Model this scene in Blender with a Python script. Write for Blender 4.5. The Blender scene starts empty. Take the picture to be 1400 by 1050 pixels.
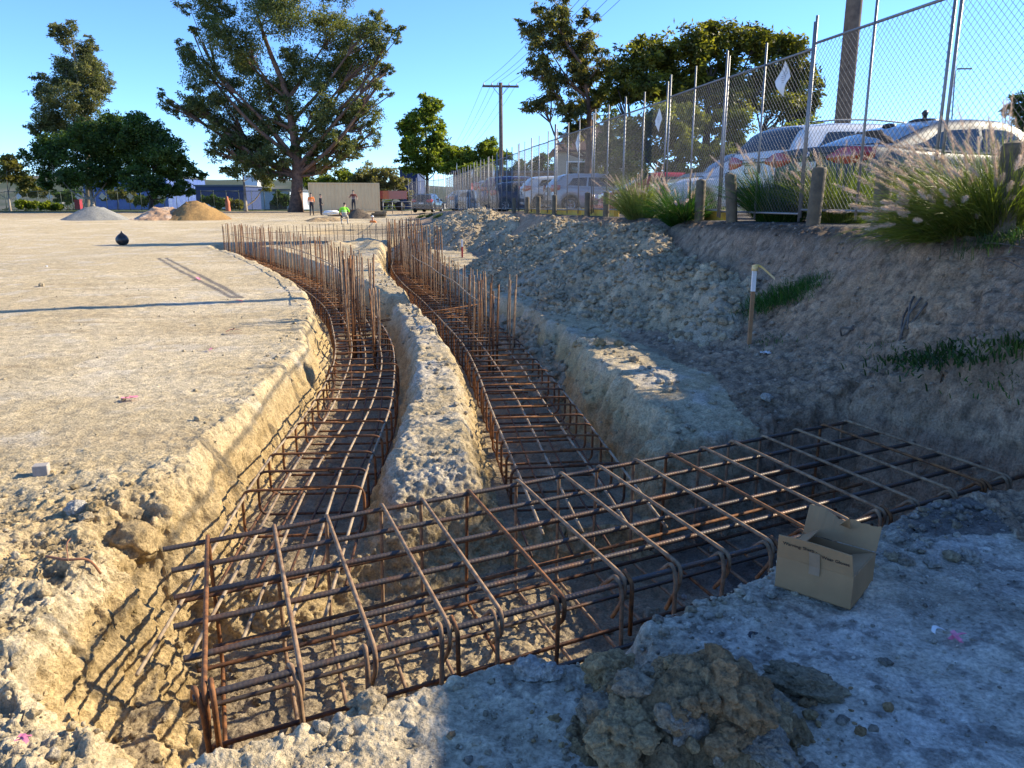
import bpy, math, random
import numpy as np
from mathutils import Vector, Matrix
random.seed(7); RNG = np.random.default_rng(11)
SC = bpy.context.scene; COL = SC.collection
R = math.radians
# ------------------------------------------------------------------ camera model
PITCH, FPX, EYE = R(13.4), 1052.0, 1.65
CP, SP = math.cos(PITCH), math.sin(PITCH)
def at(u, v, D):
    """point seen at photo position (u, v) at depth D metres"""
    a = (525 - v) / FPX
    return np.array([(u - 700) / FPX * D, (CP + a * SP) * D, EYE + (a * CP - SP) * D])
def on(u, v, z=0.0):
    a = (525 - v) / FPX
    return at(u, v, (z - EYE) / (a * CP - SP))
cam = bpy.data.cameras.new('camera'); camo = bpy.data.objects.new('camera', cam); COL.objects.link(camo)
camo.location = (0, 0, EYE); camo.rotation_euler = (R(90) - PITCH, 0, 0)
cam.sensor_width = 36; cam.lens = 36 * FPX / 1400; cam.clip_end = 12000; cam.clip_start = 0.05
SC.camera = camo
# ------------------------------------------------------------------ noise
def _h(ix, iy, iz, s):
    n = (ix.astype(np.int64) * 73856093) ^ (iy.astype(np.int64) * 19349663) ^ (iz.astype(np.int64) * 83492791) ^ (s * 2654435761)
    n = (n ^ (n >> 13)) & 0x7fffffff
    n = (n * (n * n % 2147483647 * 15731 % 2147483647 + 789221) + 1376312589) & 0x7fffffff
    return n / 2147483647.0
def vnoise(p, s=0):
    i = np.floor(p); f = p - i; f = f * f * f * (f * (f * 6 - 15) + 10); i = i.astype(np.int64)
    x, y, z = i[:, 0], i[:, 1], i[:, 2]; fx, fy, fz = f[:, 0], f[:, 1], f[:, 2]
    def L(a, b, t): return a + (b - a) * t
    c = L(L(L(_h(x, y, z, s), _h(x + 1, y, z, s), fx), L(_h(x, y + 1, z, s), _h(x + 1, y + 1, z, s), fx), fy),
          L(L(_h(x, y, z + 1, s), _h(x + 1, y, z + 1, s), fx), L(_h(x, y + 1, z + 1, s), _h(x + 1, y + 1, z + 1, s), fx), fy), fz)
    return c * 2 - 1
def fbm(p, sc, o=4, s=0, g=.5):
    r = 0; a = 1; t = 0
    for k in range(o):
        r = r + a * vnoise(p * sc * (2.03 ** k) + 17.3 * k, s + k); t += a; a *= g
    return r / t
def worley(p, sc, s=0):
    """distance to nearest cell point and that cell's random value"""
    q = p * sc; i = np.floor(q).astype(np.int64); d = np.full(len(p), 9.0); d2 = np.full(len(p), 9.0); idv = np.zeros(len(p))
    for dx in (-1, 0, 1):
        for dy in (-1, 0, 1):
            for dz in (-1, 0, 1):
                c = i + np.array([dx, dy, dz])
                o = np.stack([_h(c[:, 0], c[:, 1], c[:, 2], s + k) for k in (1, 2, 3)], 1)
                e = np.sqrt(((c + o - q) ** 2).sum(1)); v = _h(c[:, 0], c[:, 1], c[:, 2], s + 5)
                n = e < d; d2 = np.where(n, d, np.minimum(d2, e)); idv = np.where(n, v, idv); d = np.where(n, e, d)
    return d, d2, idv
def sstep(a, b, x):
    t = np.clip((x - a) / (b - a), 0, 1); return t * t * (3 - 2 * t)
def lin(h):
    h = h.lstrip('#'); return tuple(((int(h[i:i + 2], 16) / 255 + .055) / 1.055) ** 2.4 if int(h[i:i + 2], 16) > 10 else int(h[i:i + 2], 16) / 255 / 12.92 for i in (0, 2, 4))
# ------------------------------------------------------------------ objects
def wloc(o):
    v = Vector((0, 0, 0))
    while o: v = v + Vector(o.location); o = o.parent
    return v
def props(o, label=None, cat=None, group=None, kind=None, category=None):
    cat = cat or category
    for k, v in (('label', label), ('category', cat), ('group', group), ('kind', kind)):
        if v: o[k] = v
    return o
def thing(name, label, cat, loc=(0, 0, 0), rz=0, group=None):
    o = bpy.data.objects.new(name, None); COL.objects.link(o); o.empty_display_size = .2
    o.location = [float(a) for a in loc]; o.rotation_euler = (0, 0, rz)
    return props(o, label, cat, group)
def mk(name, V, F, mat, parent=None, loc=None, local=False, smooth=True, col=None, **pr):
    """one mesh object; V in world coordinates unless local"""
    V = np.asarray(V, dtype=np.float64).reshape(-1, 3)
    off = np.array(wloc(parent)) if (parent and not local) else np.zeros(3)
    L = np.zeros(3) if loc is None else np.asarray(loc, float)
    if not local: V = V - off - L
    me = bpy.data.meshes.new(name)
    if isinstance(F, np.ndarray):
        n, k = F.shape
        me.vertices.add(len(V)); me.vertices.foreach_set('co', V.ravel().astype(np.float32))
        me.loops.add(n * k); me.loops.foreach_set('vertex_index', F.ravel().astype(np.int32))
        me.polygons.add(n); me.polygons.foreach_set('loop_start', np.arange(0, n * k, k, dtype=np.int32))
        me.polygons.foreach_set('loop_total', np.full(n, k, dtype=np.int32)); me.update(calc_edges=True)
    else:
        me.from_pydata([tuple(v) for v in V], [], F)
    if col is not None:
        a = me.color_attributes.new('Col', 'FLOAT_COLOR', 'POINT')
        c = np.ones((len(V), 4), dtype=np.float32); c[:, :3] = col; a.data.foreach_set('color', c.ravel())
    if smooth: me.polygons.foreach_set('use_smooth', np.ones(len(me.polygons), dtype=bool))
    me.update()
    o = bpy.data.objects.new(name, me); COL.objects.link(o); o.location = L
    for m in (mat if isinstance(mat, (list, tuple)) else [mat]): me.materials.append(m)
    if parent: o.parent = parent
    return props(o, **pr)
def copy_tree(o, parent=None):
    c = o.copy(); COL.objects.link(c); c.parent = parent
    for ch in list(o.children): copy_tree(ch, c)
    return c
class MB:
    def __init__(s): s.V = []; s.F = []; s.n = 0
    def add(s, V, F):
        V = np.asarray(V, float)
        s.V.append(V); s.F += [tuple(i + s.n for i in f) for f in F]; s.n += len(V); return s
    def box(s, c, d, rz=0, M=None):
        x, y, z = np.array(d) / 2.0
        V = np.array([(a, b, e) for e in (-z, z) for a, b in ((-x, -y), (x, -y), (x, y), (-x, y))])
        if rz: V = V @ np.array([[math.cos(rz), math.sin(rz), 0], [-math.sin(rz), math.cos(rz), 0], [0, 0, 1]])
        if M is not None: V = V @ np.array(M).T
        return s.add(V + np.array(c), [(3, 2, 1, 0), (4, 5, 6, 7), (0, 1, 5, 4), (1, 2, 6, 5), (2, 3, 7, 6), (3, 0, 4, 7)])
    def tube(s, pts, r, n=6, rib=0, pitch=.016, cap=True):
        return s.add(*tube(pts, r, n, rib, pitch, cap))
    def lathe(s, c, prof, n=16):
        c = np.array(c); V = []; F = []
        for r, z in prof:
            for k in range(n): V.append(c + (r * math.cos(2 * math.pi * k / n), r * math.sin(2 * math.pi * k / n), z))
        for i in range(len(prof) - 1):
            for k in range(n): F.append((i * n + k, i * n + (k + 1) % n, (i + 1) * n + (k + 1) % n, (i + 1) * n + k))
        F.append(tuple(range(n - 1, -1, -1))); F.append(tuple((len(prof) - 1) * n + k for k in range(n)))
        return s.add(V, F)
    def mk(s, name, mat, parent=None, **k): return mk(name, np.concatenate(s.V), s.F, mat, parent, **k)
def tube(pts, r, n=6, rib=0, pitch=.016, cap=True):
    P = np.asarray(pts, float); m = len(P)
    rr = np.full(m, r) if np.isscalar(r) else np.asarray(r, float)
    T = np.gradient(P, axis=0); T /= np.linalg.norm(T, axis=1)[:, None] + 1e-12
    a = np.array([0, 0, 1.0]) if abs(T[0, 2]) < .9 else np.array([1.0, 0, 0])
    N = np.cross(T[0], a); N /= np.linalg.norm(N); Ns = [N]
    for i in range(1, m):
        N = N - T[i] * (N @ T[i]); N = N / (np.linalg.norm(N) + 1e-12); Ns.append(N)
    Ns = np.array(Ns); B = np.cross(T, Ns)
    th = np.arange(n) * 2 * math.pi / n
    rad = rr[:, None] * np.ones(n)
    if rib:
        s = np.concatenate([[0], np.cumsum(np.linalg.norm(np.diff(P, axis=0), axis=1))])
        rad = rad + rib * np.clip(np.cos(2 * math.pi * s[:, None] / pitch + th[None] * 1.0), 0, 1)
    V = P[:, None] + Ns[:, None] * (np.cos(th)[None, :, None] * rad[:, :, None]) + B[:, None] * (np.sin(th)[None, :, None] * rad[:, :, None])
    F = [(i * n + k, i * n + (k + 1) % n, (i + 1) * n + (k + 1) % n, (i + 1) * n + k) for i in range(m - 1) for k in range(n)]
    if cap: F += [tuple(range(n - 1, -1, -1)), tuple((m - 1) * n + k for k in range(n))]
    return V.reshape(-1, 3), F
def resample(P, step):
    P = np.asarray(P, float); s = np.concatenate([[0], np.cumsum(np.linalg.norm(np.diff(P, axis=0), axis=1))])
    m = max(2, int(round(s[-1] / step)) + 1); q = np.linspace(0, s[-1], m)
    return np.stack([np.interp(q, s, P[:, k]) for k in range(P.shape[1])], 1)
def smooth_path(P, step=.1, it=2):
    P = np.asarray(P, float)
    for _ in range(it):
        a = P[:-1] * .75 + P[1:] * .25; b = P[:-1] * .25 + P[1:] * .75
        P = np.concatenate([P[:1], np.stack([a, b], 1).reshape(-1, P.shape[1]), P[-1:]])
    return resample(P, step)
def fillet(P, r, k=5):
    """polyline with its inner corners rounded to radius about r"""
    P = [np.array(p, float) for p in P]; o = [P[0]]
    for a, b, c in zip(P[:-2], P[1:-1], P[2:]):
        d1 = a - b; d2 = c - b; l = min(r, np.linalg.norm(d1) * .48, np.linalg.norm(d2) * .48)
        p = b + d1 / np.linalg.norm(d1) * l; q = b + d2 / np.linalg.norm(d2) * l
        for t in np.linspace(0, 1, k): o.append((1 - t) ** 2 * p + 2 * t * (1 - t) * b + t * t * q)
    o.append(P[-1]); return np.array(o)
# ------------------------------------------------------------------ materials
def nmat(name):
    m = bpy.data.materials.new(name); m.use_nodes = True; nt = m.node_tree; b = nt.nodes['Principled BSDF']
    return m, nt, b
def N(nt, t, **k):
    n = nt.nodes.new(t)
    for a, v in k.items():
        if a.startswith('i_'): n.inputs[a[2:].replace('_', ' ')].default_value = v
        else: setattr(n, a, v)
    return n
def mat(name, c1, c2=None, scale=8, rough=.7, metal=0, bump=0, bscale=None, spec=.5, coat=0, detail=6, lo=.35, hi=.65, dist=.01):
    m, nt, b = nmat(name); L = nt.links
    b.inputs['Roughness'].default_value = rough; b.inputs['Metallic'].default_value = metal
    b.inputs['Specular IOR Level'].default_value = spec; b.inputs['Coat Weight'].default_value = coat
    b.inputs['Coat Roughness'].default_value = .05
    tc = N(nt, 'ShaderNodeTexCoord')
    c2 = c2 or tuple(x * .82 for x in c1)
    nz = N(nt, 'ShaderNodeTexNoise'); nz.inputs['Scale'].default_value = scale; nz.inputs['Detail'].default_value = detail; nz.inputs['Roughness'].default_value = .62
    L.new(tc.outputs['Object'], nz.inputs['Vector'])
    rp = N(nt, 'ShaderNodeValToRGB'); rp.color_ramp.elements[0].position = lo; rp.color_ramp.elements[1].position = hi
    rp.color_ramp.elements[0].color = (*c1, 1); rp.color_ramp.elements[1].color = (*c2, 1)
    L.new(nz.outputs['Fac'], rp.inputs['Fac']); L.new(rp.outputs['Color'], b.inputs['Base Color'])
    if bump:
        n2 = N(nt, 'ShaderNodeTexNoise'); n2.inputs['Scale'].default_value = bscale or scale * 4; n2.inputs['Detail'].default_value = 5
        L.new(tc.outputs['Object'], n2.inputs['Vector'])
        bp = N(nt, 'ShaderNodeBump'); bp.inputs['Strength'].default_value = bump; bp.inputs['Distance'].default_value = dist
        L.new(n2.outputs['Fac'], bp.inputs['Height']); L.new(bp.outputs['Normal'], b.inputs['Normal'])
    return m
def soil_mat(name, fine=1.0, bump=.9):
    """earth: albedo from the mesh's colour attribute broken up by fine speckle, grit bump"""
    m, nt, b = nmat(name); L = nt.links
    b.inputs['Roughness'].default_value = .95; b.inputs['Specular IOR Level'].default_value = .15
    at_ = N(nt, 'ShaderNodeAttribute', attribute_name='Col'); tc = N(nt, 'ShaderNodeTexCoord')
    def noise(sc, det=6, ro=.65):
        n = N(nt, 'ShaderNodeTexNoise'); n.inputs['Scale'].default_value = sc; n.inputs['Detail'].default_value = det; n.inputs['Roughness'].default_value = ro
        L.new(tc.outputs['Object'], n.inputs['Vector']); return n
    n1, n2, n3 = noise(9 * fine), noise(60 * fine, 4), noise(260 * fine, 3)
    def ramp(n, a, b_, lo, hi):
        mr = N(nt, 'ShaderNodeMapRange'); mr.inputs['From Min'].default_value = a; mr.inputs['From Max'].default_value = b_
        mr.inputs['To Min'].default_value = lo; mr.inputs['To Max'].default_value = hi; L.new(n.outputs['Fac'], mr.inputs['Value']); return mr
    n0 = noise(24 * fine, 5, .7); r1, r2 = ramp(n1, .35, .65, .78, 1.18), ramp(n2, .34, .62, .68, 1.24)
    mu = N(nt, 'ShaderNodeMath', operation='MULTIPLY'); L.new(r1.outputs[0], mu.inputs[0]); L.new(r2.outputs[0], mu.inputs[1])
    vm = N(nt, 'ShaderNodeVectorMath', operation='SCALE'); L.new(at_.outputs['Color'], vm.inputs[0]); L.new(mu.outputs[0], vm.inputs['Scale'])
    L.new(vm.outputs[0], b.inputs['Base Color'])
    b0 = N(nt, 'ShaderNodeBump'); b0.inputs['Strength'].default_value = bump; b0.inputs['Distance'].default_value = .028; L.new(n0.outputs['Fac'], b0.inputs['Height'])
    b1 = N(nt, 'ShaderNodeBump'); b1.inputs['Strength'].default_value = bump; b1.inputs['Distance'].default_value = .014; L.new(b0.outputs['Normal'], b1.inputs['Normal'])
    b2 = N(nt, 'ShaderNodeBump'); b2.inputs['Strength'].default_value = bump * .8; b2.inputs['Distance'].default_value = .004
    L.new(n2.outputs['Fac'], b1.inputs['Height']); L.new(n3.outputs['Fac'], b2.inputs['Height'])
    L.new(b1.outputs['Normal'], b2.inputs['Normal']); L.new(b2.outputs['Normal'], b.inputs['Normal'])
    return m
def leaf_mat(name, trans=.35, rough=.5, tint=(1.5, 1.5, .55, 1)):
    m, nt, b = nmat(name); L = nt.links
    at_ = N(nt, 'ShaderNodeAttribute', attribute_name='Col')
    b.inputs['Roughness'].default_value = rough; b.inputs['Specular IOR Level'].default_value = .3
    L.new(at_.outputs['Color'], b.inputs['Base Color'])
    t = N(nt, 'ShaderNodeBsdfTranslucent')
    hs = N(nt, 'ShaderNodeMix', data_type='RGBA', blend_type='MULTIPLY'); hs.inputs['Factor'].default_value = 1
    hs.inputs['B'].default_value = tint
    L.new(at_.outputs['Color'], hs.inputs['A']); L.new(hs.outputs['Result'], t.inputs['Color'])
    mx = N(nt, 'ShaderNodeMixShader'); mx.inputs[0].default_value = trans
    L.new(b.outputs[0], mx.inputs[1]); L.new(t.outputs[0], mx.inputs[2])
    L.new(mx.outputs[0], nt.nodes['Material Output'].inputs['Surface'])
    return m
M = {}
M['soil'] = soil_mat('soil'); M['leaf'] = leaf_mat('leaf', .48); M['blade'] = leaf_mat('grass_blade', .4, .45, (1.2, 1.5, .5, 1)); M['plume'] = leaf_mat('plume', .35, .8, (1.05, .95, .9, 1))
M['clod'] = soil_mat('clod_soil', 1.2, 1.0)
M['rust'] = mat('rust_steel', (.30, .125, .042), (.085, .040, .022), 26, .72, .15, .35, 220, .35, dist=.002)
M['rust_dark'] = mat('dark_rust_steel', (.17, .075, .033), (.042, .024, .018), 18, .62, .25, .35, 220, .4, dist=.002)
M['rust_dust'] = mat('dusty_rust_steel', (.36, .245, .15), (.17, .095, .055), 20, .78, .1, .35, 200, .3, dist=.002)
M['bar_grey'] = mat('ribbed_grey_steel', (.085, .070, .062), (.17, .085, .045), 9, .45, .45, .25, 260, .5, lo=.48, hi=.72, dist=.002)
M['bar_pale'] = mat('dusty_steel', (.40, .31, .21), (.13, .075, .042), 11, .8, .05, .3, 200, .3, lo=.42, hi=.7, dist=.002)
M['galv'] = mat('galvanised_steel', (.27, .275, .285), (.20, .205, .215), 30, .5, .6)
M['wood'] = mat('weathered_timber', (.17, .135, .085), (.085, .07, .05), 9, .85, 0, .5, 60)
M['pole'] = mat('pole_timber', (.17, .13, .10), (.10, .075, .06), 6, .9, 0, .4, 40)
M['bark'] = mat('red_brown_bark', (.20, .11, .07), (.075, .045, .034), 3, .9, 0, .8, 14, dist=.05)
M['bark_pale'] = mat('pale_bark', (.36, .31, .25), (.17, .13, .10), 2.2, .85, 0, .5, 16, dist=.03)
M['bark_dark'] = mat('dark_bark', (.075, .055, .045), (.035, .028, .024), 4, .9, 0, .6, 16, dist=.03)
M['card'] = mat('cardboard', (.42, .255, .13), (.34, .205, .105), 5, .85, 0, .12, 90, .2, dist=.002)
M['ink'] = mat('black_ink', (.02, .018, .016), None, 40, .7)
M['tape'] = mat('packing_tape', (.38, .25, .15), None, 20, .6, 0, 0, None, .6)
M['pink'] = mat('pink_plastic', (.85, .16, .28), (.8, .3, .4), 30, .5)
M['white'] = mat('white_plastic', (.78, .78, .77), (.68, .68, .67), 12, .5)
M['yellow'] = mat('yellow_paint', (.62, .40, .05), (.45, .30, .06), 7, .7, 0, .2, 40)
M['ytape'] = mat('yellow_tape', (.75, .48, .10), (.7, .6, .4), 9, .5)
M['black'] = mat('black_plastic', (.013, .013, .016), (.02, .02, .024), 10, .35, 0, .5, 22)
M['rubber'] = mat('rubber', (.018, .018, .018), None, 20, .85)
M['glass'] = mat('dark_glass', (.012, .016, .02), (.015, .02, .024), 3, .04, 0, 0, None, .9)
M['lred'] = mat('red_lens', (.45, .012, .018), (.33, .01, .014), 8, .12, 0, 0, None, .7, 1)
M['lwhite'] = mat('clear_lens', (.6, .62, .64), None, 8, .1, .3, 0, None, .8, 1)
M['rim'] = mat('alloy_rim', (.45, .46, .47), None, 9, .3, .8)
M['chrome'] = mat('chrome', (.6, .6, .6), None, 9, .15, 1)
def paint(name, c, metal=.25): return mat(name, c, tuple(x * .93 for x in c), 2.5, .32, metal, 0, None, .5, 1)
# ================================================================== GROUND
CO = np.array([-1.12, 2.413]); CA = math.atan2(.4557, .890)          # front cage: corner, heading
CU = np.array([math.cos(CA), math.sin(CA)]); CN = np.array([-CU[1], CU[0]])
LP = smooth_path([(-1.22, 2.9), (-1.42, 4.97), (-1.47, 5.6), (-1.5, 6.41), (-1.56, 7.41), (-1.81, 9.34), (-2.18, 11.07), (-2.98, 13.97), (-4.17, 17.1), (-5.8, 20.6), (-7.9, 24.6), (-10.4, 29.0)], .1)
RP_ = smooth_path([(.56, 4.3), (.43, 5.3), (.30, 6.3), (.17, 7.35), (-.01, 8.73), (-.31, 10.6), (-.86, 13.1), (-1.54, 15.8), (-2.27, 18.7), (-3.08, 22.2), (-3.6, 26.3), (-4.2, 32.5)], .1)
XP = smooth_path([(-10.6, 29.6), (-7, 31.6), (-3.8, 33)], .2)
KP = smooth_path([(-2.6, 13.3), (-1.0, 13.6)], .2)
def dline(x, y, P, sub=4):
    P = P[::sub] if len(P) > 3 * sub else P
    d = np.full(x.shape, 1e9)
    for a, b in zip(P[:-1], P[1:]):
        ab = b - a; t = np.clip(((x - a[0]) * ab[0] + (y - a[1]) * ab[1]) / (ab @ ab), 0, 1)
        d = np.minimum(d, (x - a[0] - t * ab[0]) ** 2 + (y - a[1] - t * ab[1]) ** 2)
    return np.sqrt(d)
def fence_x(y): return 4.10 - .185 * (y - 8.0)
def zpark(y): return 1.38 - .0085 * np.clip(y - 8, -8, 50)
def hfield(x, y, wob=True):
    """returns height and masks (bank, wall, trench, park)"""
    x = np.asarray(x, float); y = np.asarray(y, float); r = np.hypot(x, y)
    p = np.stack([x, y, 0 * x], 1)
    w1 = fbm(p, 1.3, 3, 40) if wob else 0 * x
    w2 = fbm(p, 4.5, 3, 44) if wob else 0 * x
    z = .65 * sstep(28, 82, r) + .015 * w1
    z = z - 9 * sstep(96, 170, r) - 14 * sstep(170, 420, r)
    # near left: broken edge that falls a little to the trench
    nl = sstep(-1.2, -2.2, x) * sstep(5.0, 3.4, y) * sstep(-9, -3, x)
    z = z + nl * (.06 * w1 + .05 * w2 - .03)
    # embankment up to the car park
    e = (fence_x(y) - x) * .983 + .18 * w1 + .05 * w2
    bz = np.interp(e, [-99, .15, .45, .8, 1.3, 1.75, 2.4, 4.5], [1, 1, .93, .62, .25, .11, .04, 0])
    fade = sstep(75, 52, y)
    park = zpark(y)
    z = z * (1 - bz * fade) + (park) * bz * fade + .05 * w1 * (bz > .03) * (bz < .98)
    bank = ((bz > .04) & (bz < .985)) * fade
    pk = (bz >= .985) * fade
    # the berm between the trenches is lower than the pad and runs out in a slope at its near end
    xl = np.interp(y, LP[:, 1], LP[:, 0]); xr = np.interp(y, RP_[:, 1], RP_[:, 0])
    inb = sstep(0, .35, x - xl) * sstep(0, .35, xr - x) * sstep(13.5, 12, y) * (y > 2.5)
    z = z - inb * (.10 + .04 * w1 + .48 * sstep(5.7, 3.9, y))
    s = (x - CO[0]) * CU[0] + (y - CO[1]) * CU[1]; t = (x - CO[0]) * CN[0] + (y - CO[1]) * CN[1]
    z = z - .17 * sstep(3.4, 1.5, t) * sstep(2.2, 2.9, s) * sstep(6.2, 4.6, s) * (t > 1)
    base = z.copy()
    # trenches
    def cut(d, hw, tr, fl, jit=.10):
        dd = d + jit * w1 * .8 + .05 * w2
        return base * sstep(hw, hw + tr, dd) + fl * (1 - sstep(hw, hw + tr, dd))
    zt = base
    s = (x - CO[0]) * CU[0] + (y - CO[1]) * CU[1]; t = (x - CO[0]) * CN[0] + (y - CO[1]) * CN[1]
    tl = -.16 + .12 * sstep(2.0, 3.0, s) * sstep(4.6, 3.8, s) - .10 * sstep(3.9, 4.6, s)
    tb = 1.6 - .17 * sstep(2.6, 3.3, s)
    ox = np.maximum(np.maximum(.06 - s, s - 5.0) * np.where(s < 2, .60, .50), np.maximum((tl - t), (t - tb) * np.where(s > 2.6, .8, .5)))
    near = r < 60
    zt = np.minimum(zt, cut(ox, 0, .27, -.86, .09))
    zt[near] = np.minimum(zt, cut(dline(x, y, LP) + inb * .07, .47, .30, -.62))[near]
    rs = sstep(-.1, .5, x - np.interp(y, RP_[:, 1], RP_[:, 0])) * sstep(16, 9, y)
    dr_ = dline(x, y, RP_) + rs * (.07 * w1 + .05 * w2); dr_ = dr_ - np.maximum(dr_ - .5, 0) * rs * .10
    zt[near] = np.minimum(zt, cut(dr_ + inb * .07, .50, .34, -.64))[near]
    zt[near] = np.minimum(zt, cut(dline(x, y, XP, 2), .5, .35, -.72))[near]
    zt[near] = np.minimum(zt, cut(dline(x, y, KP, 1), .22, .35, -.7))[near]
    # far excavation in which two men work, and low mounds on the island between the trenches
    zt = zt - .55 * np.exp(-(((x + 8.3) / 2.2) ** 2 + ((y - 43) / 3.0) ** 2))
    isl = np.exp(-(((x + 5) / 3.2) ** 2 + ((y - 27) / 3.2) ** 2)) * (zt > -.3)
    zt = zt + isl * (.22 + .25 * w1)
    # the berm between the two trenches is lower and rounder than the pad
    dl = base - zt
    trench = sstep(.08, .5, dl)
    return zt, base, bank, trench, pk, w1, w2
def gz(x, y):
    return float(hfield(np.array([x]), np.array([y]))[0][0])
def gzs(x, y): return hfield(np.asarray(x), np.asarray(y))[0]

ang = np.concatenate([np.linspace(R(-180), R(-54), 90, endpoint=False), np.linspace(R(-54), R(54), 980), np.linspace(R(54), R(180), 91)[1:]]); NA = len(ang); rad = np.concatenate([np.exp(np.linspace(math.log(a), math.log(b), n, endpoint=False)) for a, b, n in ((.06, .75, 16), (.75, 2, 190), (2, 3.2, 170), (3.2, 9, 720), (9, 30, 330), (30, 420, 190))]); NR = len(rad)
A, RR = np.meshgrid(ang, rad); X = (RR * np.sin(A)).ravel(); Y = (RR * np.cos(A)).ravel()
Z, BASE, BANK, TR, PK, W1, W2 = hfield(X, Y)
V = np.stack([X, Y, Z], 1)
G3 = V.reshape(NR, NA, 3); dr = np.gradient(G3, axis=0); da = np.gradient(G3, axis=1)
NOR = np.cross(da, dr).reshape(-1, 3); NOR /= np.linalg.norm(NOR, axis=1)[:, None] + 1e-12
NOR *= np.sign(NOR[:, 2:3] + 1e-9)
steep = 1 - sstep(.45, .9, NOR[:, 2])
rr = RR.ravel()
nearm = rr < 26
q = V[nearm]
f1 = np.zeros(len(V)); f2 = f1.copy(); wc = f1.copy(); wi = f1.copy(); wd = f1.copy(); f3 = f1.copy()
f1[nearm] = fbm(q, 2.6, 5, 3); f2[nearm] = fbm(q, 9, 4, 9); f3[nearm] = fbm(q, 24, 3, 19); f4 = f1 * 0; nn_ = rr < 7; f4[nn_] = fbm(V[nn_], 60, 3, 23)
gdz = np.abs(np.gradient(Z.reshape(NR, NA), axis=0)).ravel() + 1e-6
for f_, lim in ((f2, .05), (f3, .02), (f4, .009)): f_ *= np.clip(lim / gdz, 0, 1)
a, b, c = worley(q + .04 * np.stack([f2[nearm]] * 3, 1), 5.5, 2); wd[nearm] = b - a; wi[nearm] = c
a, b, c = worley(q, 13, 6); wc[nearm] = b - a
# where the surface is broken: walls, berm, left lip, the near lip, bank
dR = np.minimum(dline(X, Y, RP_), dline(X, Y, LP))
edge = np.clip(sstep(1.25, .6, dR) + 0, 0, 1) * (rr < 40)
s_ = (X - CO[0]) * CU[0] + (Y - CO[1]) * CU[1]; t_ = (X - CO[0]) * CN[0] + (Y - CO[1]) * CN[1]
lip = sstep(-1.05, -.35, t_) * (s_ > -1.2) * (s_ < 6) * (t_ < 2.2)
left = sstep(-1.3, -2.0, X) * sstep(5.2, 4.2, Y) * (X > -9) + sstep(-.9, -1.6, X) * sstep(2.6, 2.2, Y)
left = np.clip(left, 0, 1)
berm = ((X > -1.35) & (X < .25) & (Y > 4.2) & (Y < 12)) * (TR < .6) * 1.0
rough = np.clip(.10 + .50 * TR + .30 * edge + .25 * lip + .22 * left + .45 * BANK + .12 * berm, 0, .85) * (1 - .9 * PK)
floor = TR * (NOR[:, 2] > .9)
rough = rough * (1 - .6 * floor)
disp = rough * (.055 * f1 + .048 * f2 + .034 * f3 + .018 * f4 + .034 * (np.clip(wd, 0, .4) - .2) * (.5 + wi) + .014 * (np.clip(wc, 0, .45) - .2)) + .006 * f2 + .004 * f1
flute = steep * TR * (rr < 26)
disp += np.clip(.03 / gdz, 0, 1) * flute * (.018 - .012 * (X > 1)) * fbm(np.stack([X * 7, Y * 7, Z * 1.6], 1), 1.0, 3, 71)
V = V + NOR * (disp * sstep(40, 15, rr))[:, None]
# --- albedo
def mixc(c, d, k): return c * (1 - k[:, None]) + np.array(d) * k[:, None]
P2 = np.stack([X, Y, 0 * X], 1)
n1 = fbm(V, .55, 4, 60); n2 = fbm(V, 2.3, 4, 63); n3 = fbm(np.stack([X * .5 + Y * .12, Y * 2.6, 0 * X], 1), 1.2, 4, 66)
C = np.tile(np.array([.50, .405, .255]), (len(V), 1))
C = mixc(C, (.57, .475, .32), sstep(-.1, .5, n1)); C = mixc(C, (.39, .30, .18), sstep(.1, .6, n3) * .5)
C = mixc(C, (.56, .50, .40), sstep(.12, .5, n2) * .6)
# pale lime-white crust: near right pad, right pad, top of berm, patches at left; whitened further to lift the shaded right foreground
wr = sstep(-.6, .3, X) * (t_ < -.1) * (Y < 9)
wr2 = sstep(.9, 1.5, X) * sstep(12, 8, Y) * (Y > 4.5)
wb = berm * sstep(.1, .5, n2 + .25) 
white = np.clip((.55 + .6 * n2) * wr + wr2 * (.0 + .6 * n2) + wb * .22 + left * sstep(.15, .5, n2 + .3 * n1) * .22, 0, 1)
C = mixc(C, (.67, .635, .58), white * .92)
C = mixc(C, (.20, .175, .15), np.clip(wr * sstep(.12, .5, fbm(P2, 1.7, 4, 82)) * .45, 0, 1))
# walls: yellow clay below the crust
dep = np.clip((BASE - V[:, 2]), 0, 2)
C = mixc(C, (.50, .36, .175), np.clip(sstep(.05, .25, dep) * (.75 + .4 * n2), 0, 1) * (1 - floor))
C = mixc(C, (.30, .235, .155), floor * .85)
C = mixc(C, (.47, .35, .18), left * sstep(-.35, .3, n2) * .8)
rightside = sstep(.7, 1.6, X - .0 * Y) * (Y > 3.5) * (Y < 20)
C = mixc(C, (.38, .315, .235), rightside * sstep(.1, .4, dep) * .75)
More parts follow.
